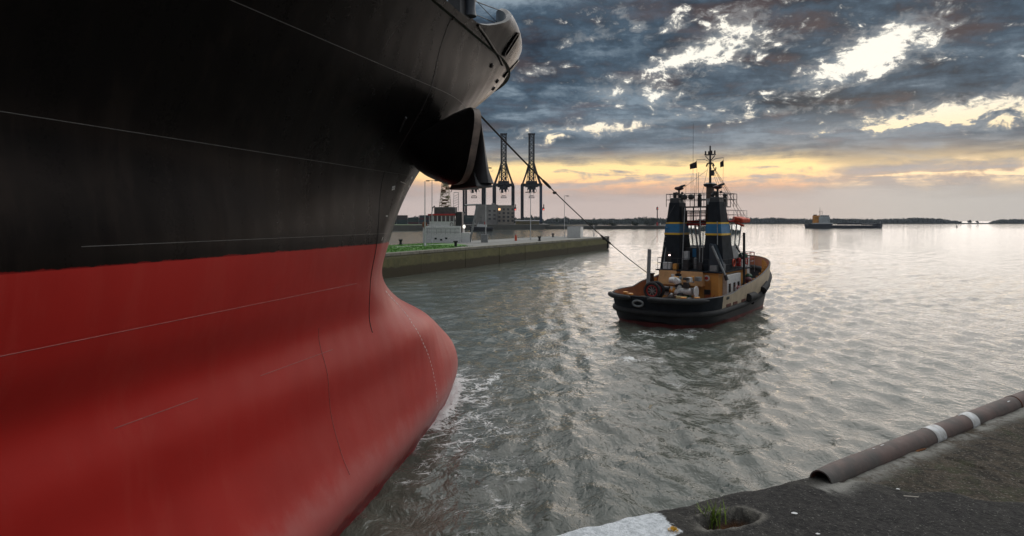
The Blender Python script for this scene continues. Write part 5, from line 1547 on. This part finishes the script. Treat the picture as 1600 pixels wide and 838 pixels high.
# cars / vehicles glimpsed by the office are omitted by size; low sheds instead
rt = empty('quay_shed', (at(815, 0, 660).x, 660, ZL)); tag(rt, 'low yellowish quay shed at the foot of the right-hand crane', 'shed')
MB().box((6, 0, 1.8), (26, 6, 3.6)).build('wall', mat('dull_yellow', (.20, .16, .06), .8, scale=.2), rt); MB().prism([(-7.5, -3.5), (19.5, -3.5), (19.5, 3.5), (-7.5, 3.5)], 3.6, 4.8, [(-7.5, -.2), (19.5, -.2), (19.5, .2), (-7.5, .2)]).build('roof', M_dark, rt)


# ------------------------------------------------------------------ far shores
def shore(name, x0, x1, Y, hrow, label, seed, dens=1.0, fall=True, land=True):
    r = random.Random(seed); X0, X1 = at(x0, 0, Y).x, at(x1, 0, Y).x
    if land:
        o = MB().prism([(X0 - 30, Y - 12), (X1 + 30, Y - 12), (X1 + 60, Y + 900), (X0 - 60, Y + 900)], -2, 2.2).build('far_shore', M_land); tag(o, kind='structure')
    mb = MB(); n = int((X1 - X0) / 5 * dens); ph = [r.random() * 6 for _ in range(4)]
    for i in range(n):
        f = i / n; x = X0 + (X1 - X0) * f
        H = (HROW - hrow) / FPX * Y + EYE - 2
        H *= .88 + .09 * math.sin(f * 9 + ph[0]) + .05 * math.sin(f * 23 + ph[1]) + .03 * math.sin(f * 61 + ph[2])
        if fall: H *= min(1, .40 + 7 * min(f, 1 - f))
        for q in range(3):
            h = H * r.uniform(.86, 1.03); c = (x + r.uniform(-3, 3), Y + q * 12 + r.uniform(-4, 4), 2.0 + h * .6)
            leafy(mb, c, r.uniform(5, 8), 5, h * .5, 26, h * .07 + .4, r)
            mb.ball((c[0], c[1] + 2, 2.0 + h * .42), 1, 0, (r.uniform(5, 8), 4, h * .46), .12)
    o = mb.build('far_wood', mat('wood_leaf', (.028, .044, .026), .85, col2=(.020, .034, .022), scale=.05)); tag(o, label, 'wood', kind='stuff')


shore('w', 845, 1075, 1500, 340.0, 'distant wooded shore behind the jetty and beacon', 21, .8)
shore('w', 1072, 1502, 1900, 340.6, 'long distant wooded shore across the river behind the coaster', 22, .9)
shore('w', 1556, 1720, 1900, 342.0, 'distant wood at the right edge of the river', 23, .9)
shore('w', 560, 850, 1250, 337.5, 'dark wood on the land behind the cranes', 24, .6, False, False)
for x, h, lab in ((1515, 12, 'lone round tree at the end of the far wooded shore'), (1527, 7, 'small lone tree on the spit between the far woods')):
    p = at(x, 0, 1880); rt = empty('far_tree', (p.x, 1880, 1.0)); tag(rt, lab, 'tree', 'lone trees on the far shore')
    mb = MB(); leafy(mb, (0, 0, h * .62), h * .55, h * .5, h * .5, 260, .8, rr); mb.build('crown', MATS['wood_leaf'], rt)
    mb = MB(); mb.tube([(0, 0, 0), (.2, 0, h * .6)], [.6, .3], 6); mb.build('trunk', M_dark, rt)
o = MB().prism([(at(1495, 0, 1890).x, 1880), (at(1570, 0, 1890).x, 1880), (at(1570, 0, 1890).x, 1990), (at(1495, 0, 1890).x, 1990)], -1, 1.6).build('spit', M_land); tag(o, kind='structure')
p = on(1495, 355.2, 0); mb = MB(); mb.lathe([(1.2, -.5), (1.2, .6), (.5, 1.0), (.3, 3.0), (.05, 3.3)], p, 10); o = mb.build('channel_buoy', M_rubber, None, True); tag(o, 'tiny dark channel buoy on the bright water at right', 'buoy')


# ------------------------------------------------------------------ coaster on the river
def build_coaster():
    Y = 700; c = Vector((at(1260, 0, Y).x, Y, 0)); root = empty('coaster', c, R(-3)); tag(root, 'low dark coaster with orange funnel and pale superstructure on the river', 'ship')
    k = Y / FPX; Ln = 116 * k
    def ol(z, e): return [(e, -5.5), (Ln - 6, -5.5), (Ln + e * -1.2, 0), (Ln - 6, 5.5), (e, 5.5), (-1 - e * .3, 0)]
    mb = MB(); a, b = ol(0, 1.2), ol(0, 0); n = 6
    m = mat('coaster_hull', (.025, .030, .042), .6, scale=.1)
    prof = [Vector((x, y, -1)) for x, y in a]; mid = [Vector((x, y, 3.4)) for x, y in b]; mb.grid([prof + prof[:1], mid + mid[:1]]); mb.add(mid, [tuple(range(6))]); mb.build('hull', m, root)
    mb = MB(); q = [(0, -5.4), (27, -5.4), (27, 5.4), (0, 5.4)]; mb.prism(q, 3.4, 5.0); mb.build('poop', m, root)
    mb = MB(); q = [(Ln - 9, -5.2), (Ln - 5, -4.6), (Ln - .4, 0), (Ln - 5, 4.6), (Ln - 9, 5.2)]; mb.prism(q, 3.4, 5.4); mb.build('forecastle', m, root)
    MB().box((18, 0, 5.6), (20, 9, 1.2)).build('white_strake', M_white, root)
    MB().box((18.5, 0, 9.6), (12, 9, 7.2)).build('superstructure', mat('pale_blue_white', (.52, .56, .58), .6, scale=.2), root, False, .2)
    MB().box((19, 0, 13.9), (9.5, 8.5, 2.2)).build('bridge', MATS['pale_blue_white'], root, False, .2)
    for i in range(5): MB().box((15.5 + i * 1.8, -4.3, 14.1), (1.2, .1, 1.0)).build('window', M_glass, root)
    MB().box((11, 0, 10.0), (6, 6, 9)).build('funnel', mat('coaster_orange', (.75, .30, .03), .6, scale=.3), root, False, .3)
    MB().box((9.8, 0, 14.9), (3, 3, 1.6)).build('funnel_top', M_dark, root, False, .2)
    mb = MB(); mb.tube([(15.2, 0, 14), (15.2, 0, 24)], [.35, .15], 6); mb.tube([(13.6, 0, 19), (16.8, 0, 19)], .15, 5); mb.build('mast', M_dark, root)
    mb = MB(); mb.tube([(17.6, 0, 15), (17.6, 0, 20.5)], .2, 6); mb.build('aerial', M_dark, root)
    mb = MB(); mb.tube([(3, 0, 5), (6, 0, 11), (7, 0, 5)], .15, 5); mb.build('stern_davit', M_dark, root)
    MB().box((48, 0, 5.2), (24, 8, 2.0)).build('hatch_cover', m, root, False, .2); MB().box((70, 0, 4.6), (14, 8, 1.6)).build('hatch_cover', m, root, False, .2)
    mb = MB()
    for x in (42, 50):
        mb.tube([(x, -3, 4), (x, -3, 9)], .25, 5); mb.tube([(x, 3, 4), (x, 3, 9)], .25, 5)
    mb.tube([(42, -3, 9), (50, -3, 9)], .25, 5); mb.tube([(42, 3, 9), (50, 3, 9)], .25, 5); mb.tube([(42, -3, 6.5), (50, -3, 6.5)], .2, 5); mb.build('hatch_gantry', m, root)
    mb = MB(); mb.tube([(Ln - 3, 0, 5), (Ln - 3, 0, 8)], .2, 5); mb.build('bow_mast', M_white, root)


build_coaster()

# ------------------------------------------------------------------ the evening air
def build_haze():
    m = bpy.data.materials.new('haze_air'); m.use_nodes = True; nt = m.node_tree; nt.nodes.clear()
    o = nt.nodes.new('ShaderNodeOutputMaterial'); v = nt.nodes.new('ShaderNodeVolumePrincipled')
    v.inputs['Color'].default_value = (.80, .88, 1.0, 1); v.inputs['Density'].default_value = .00007
    nt.links.new(v.outputs[0], o.inputs['Volume'])
    h = MB().box((0, 1400, 60), (5200, 3400, 126)).build('haze', m); tag(h, 'thin evening haze over the river', 'haze', kind='stuff')


build_haze()
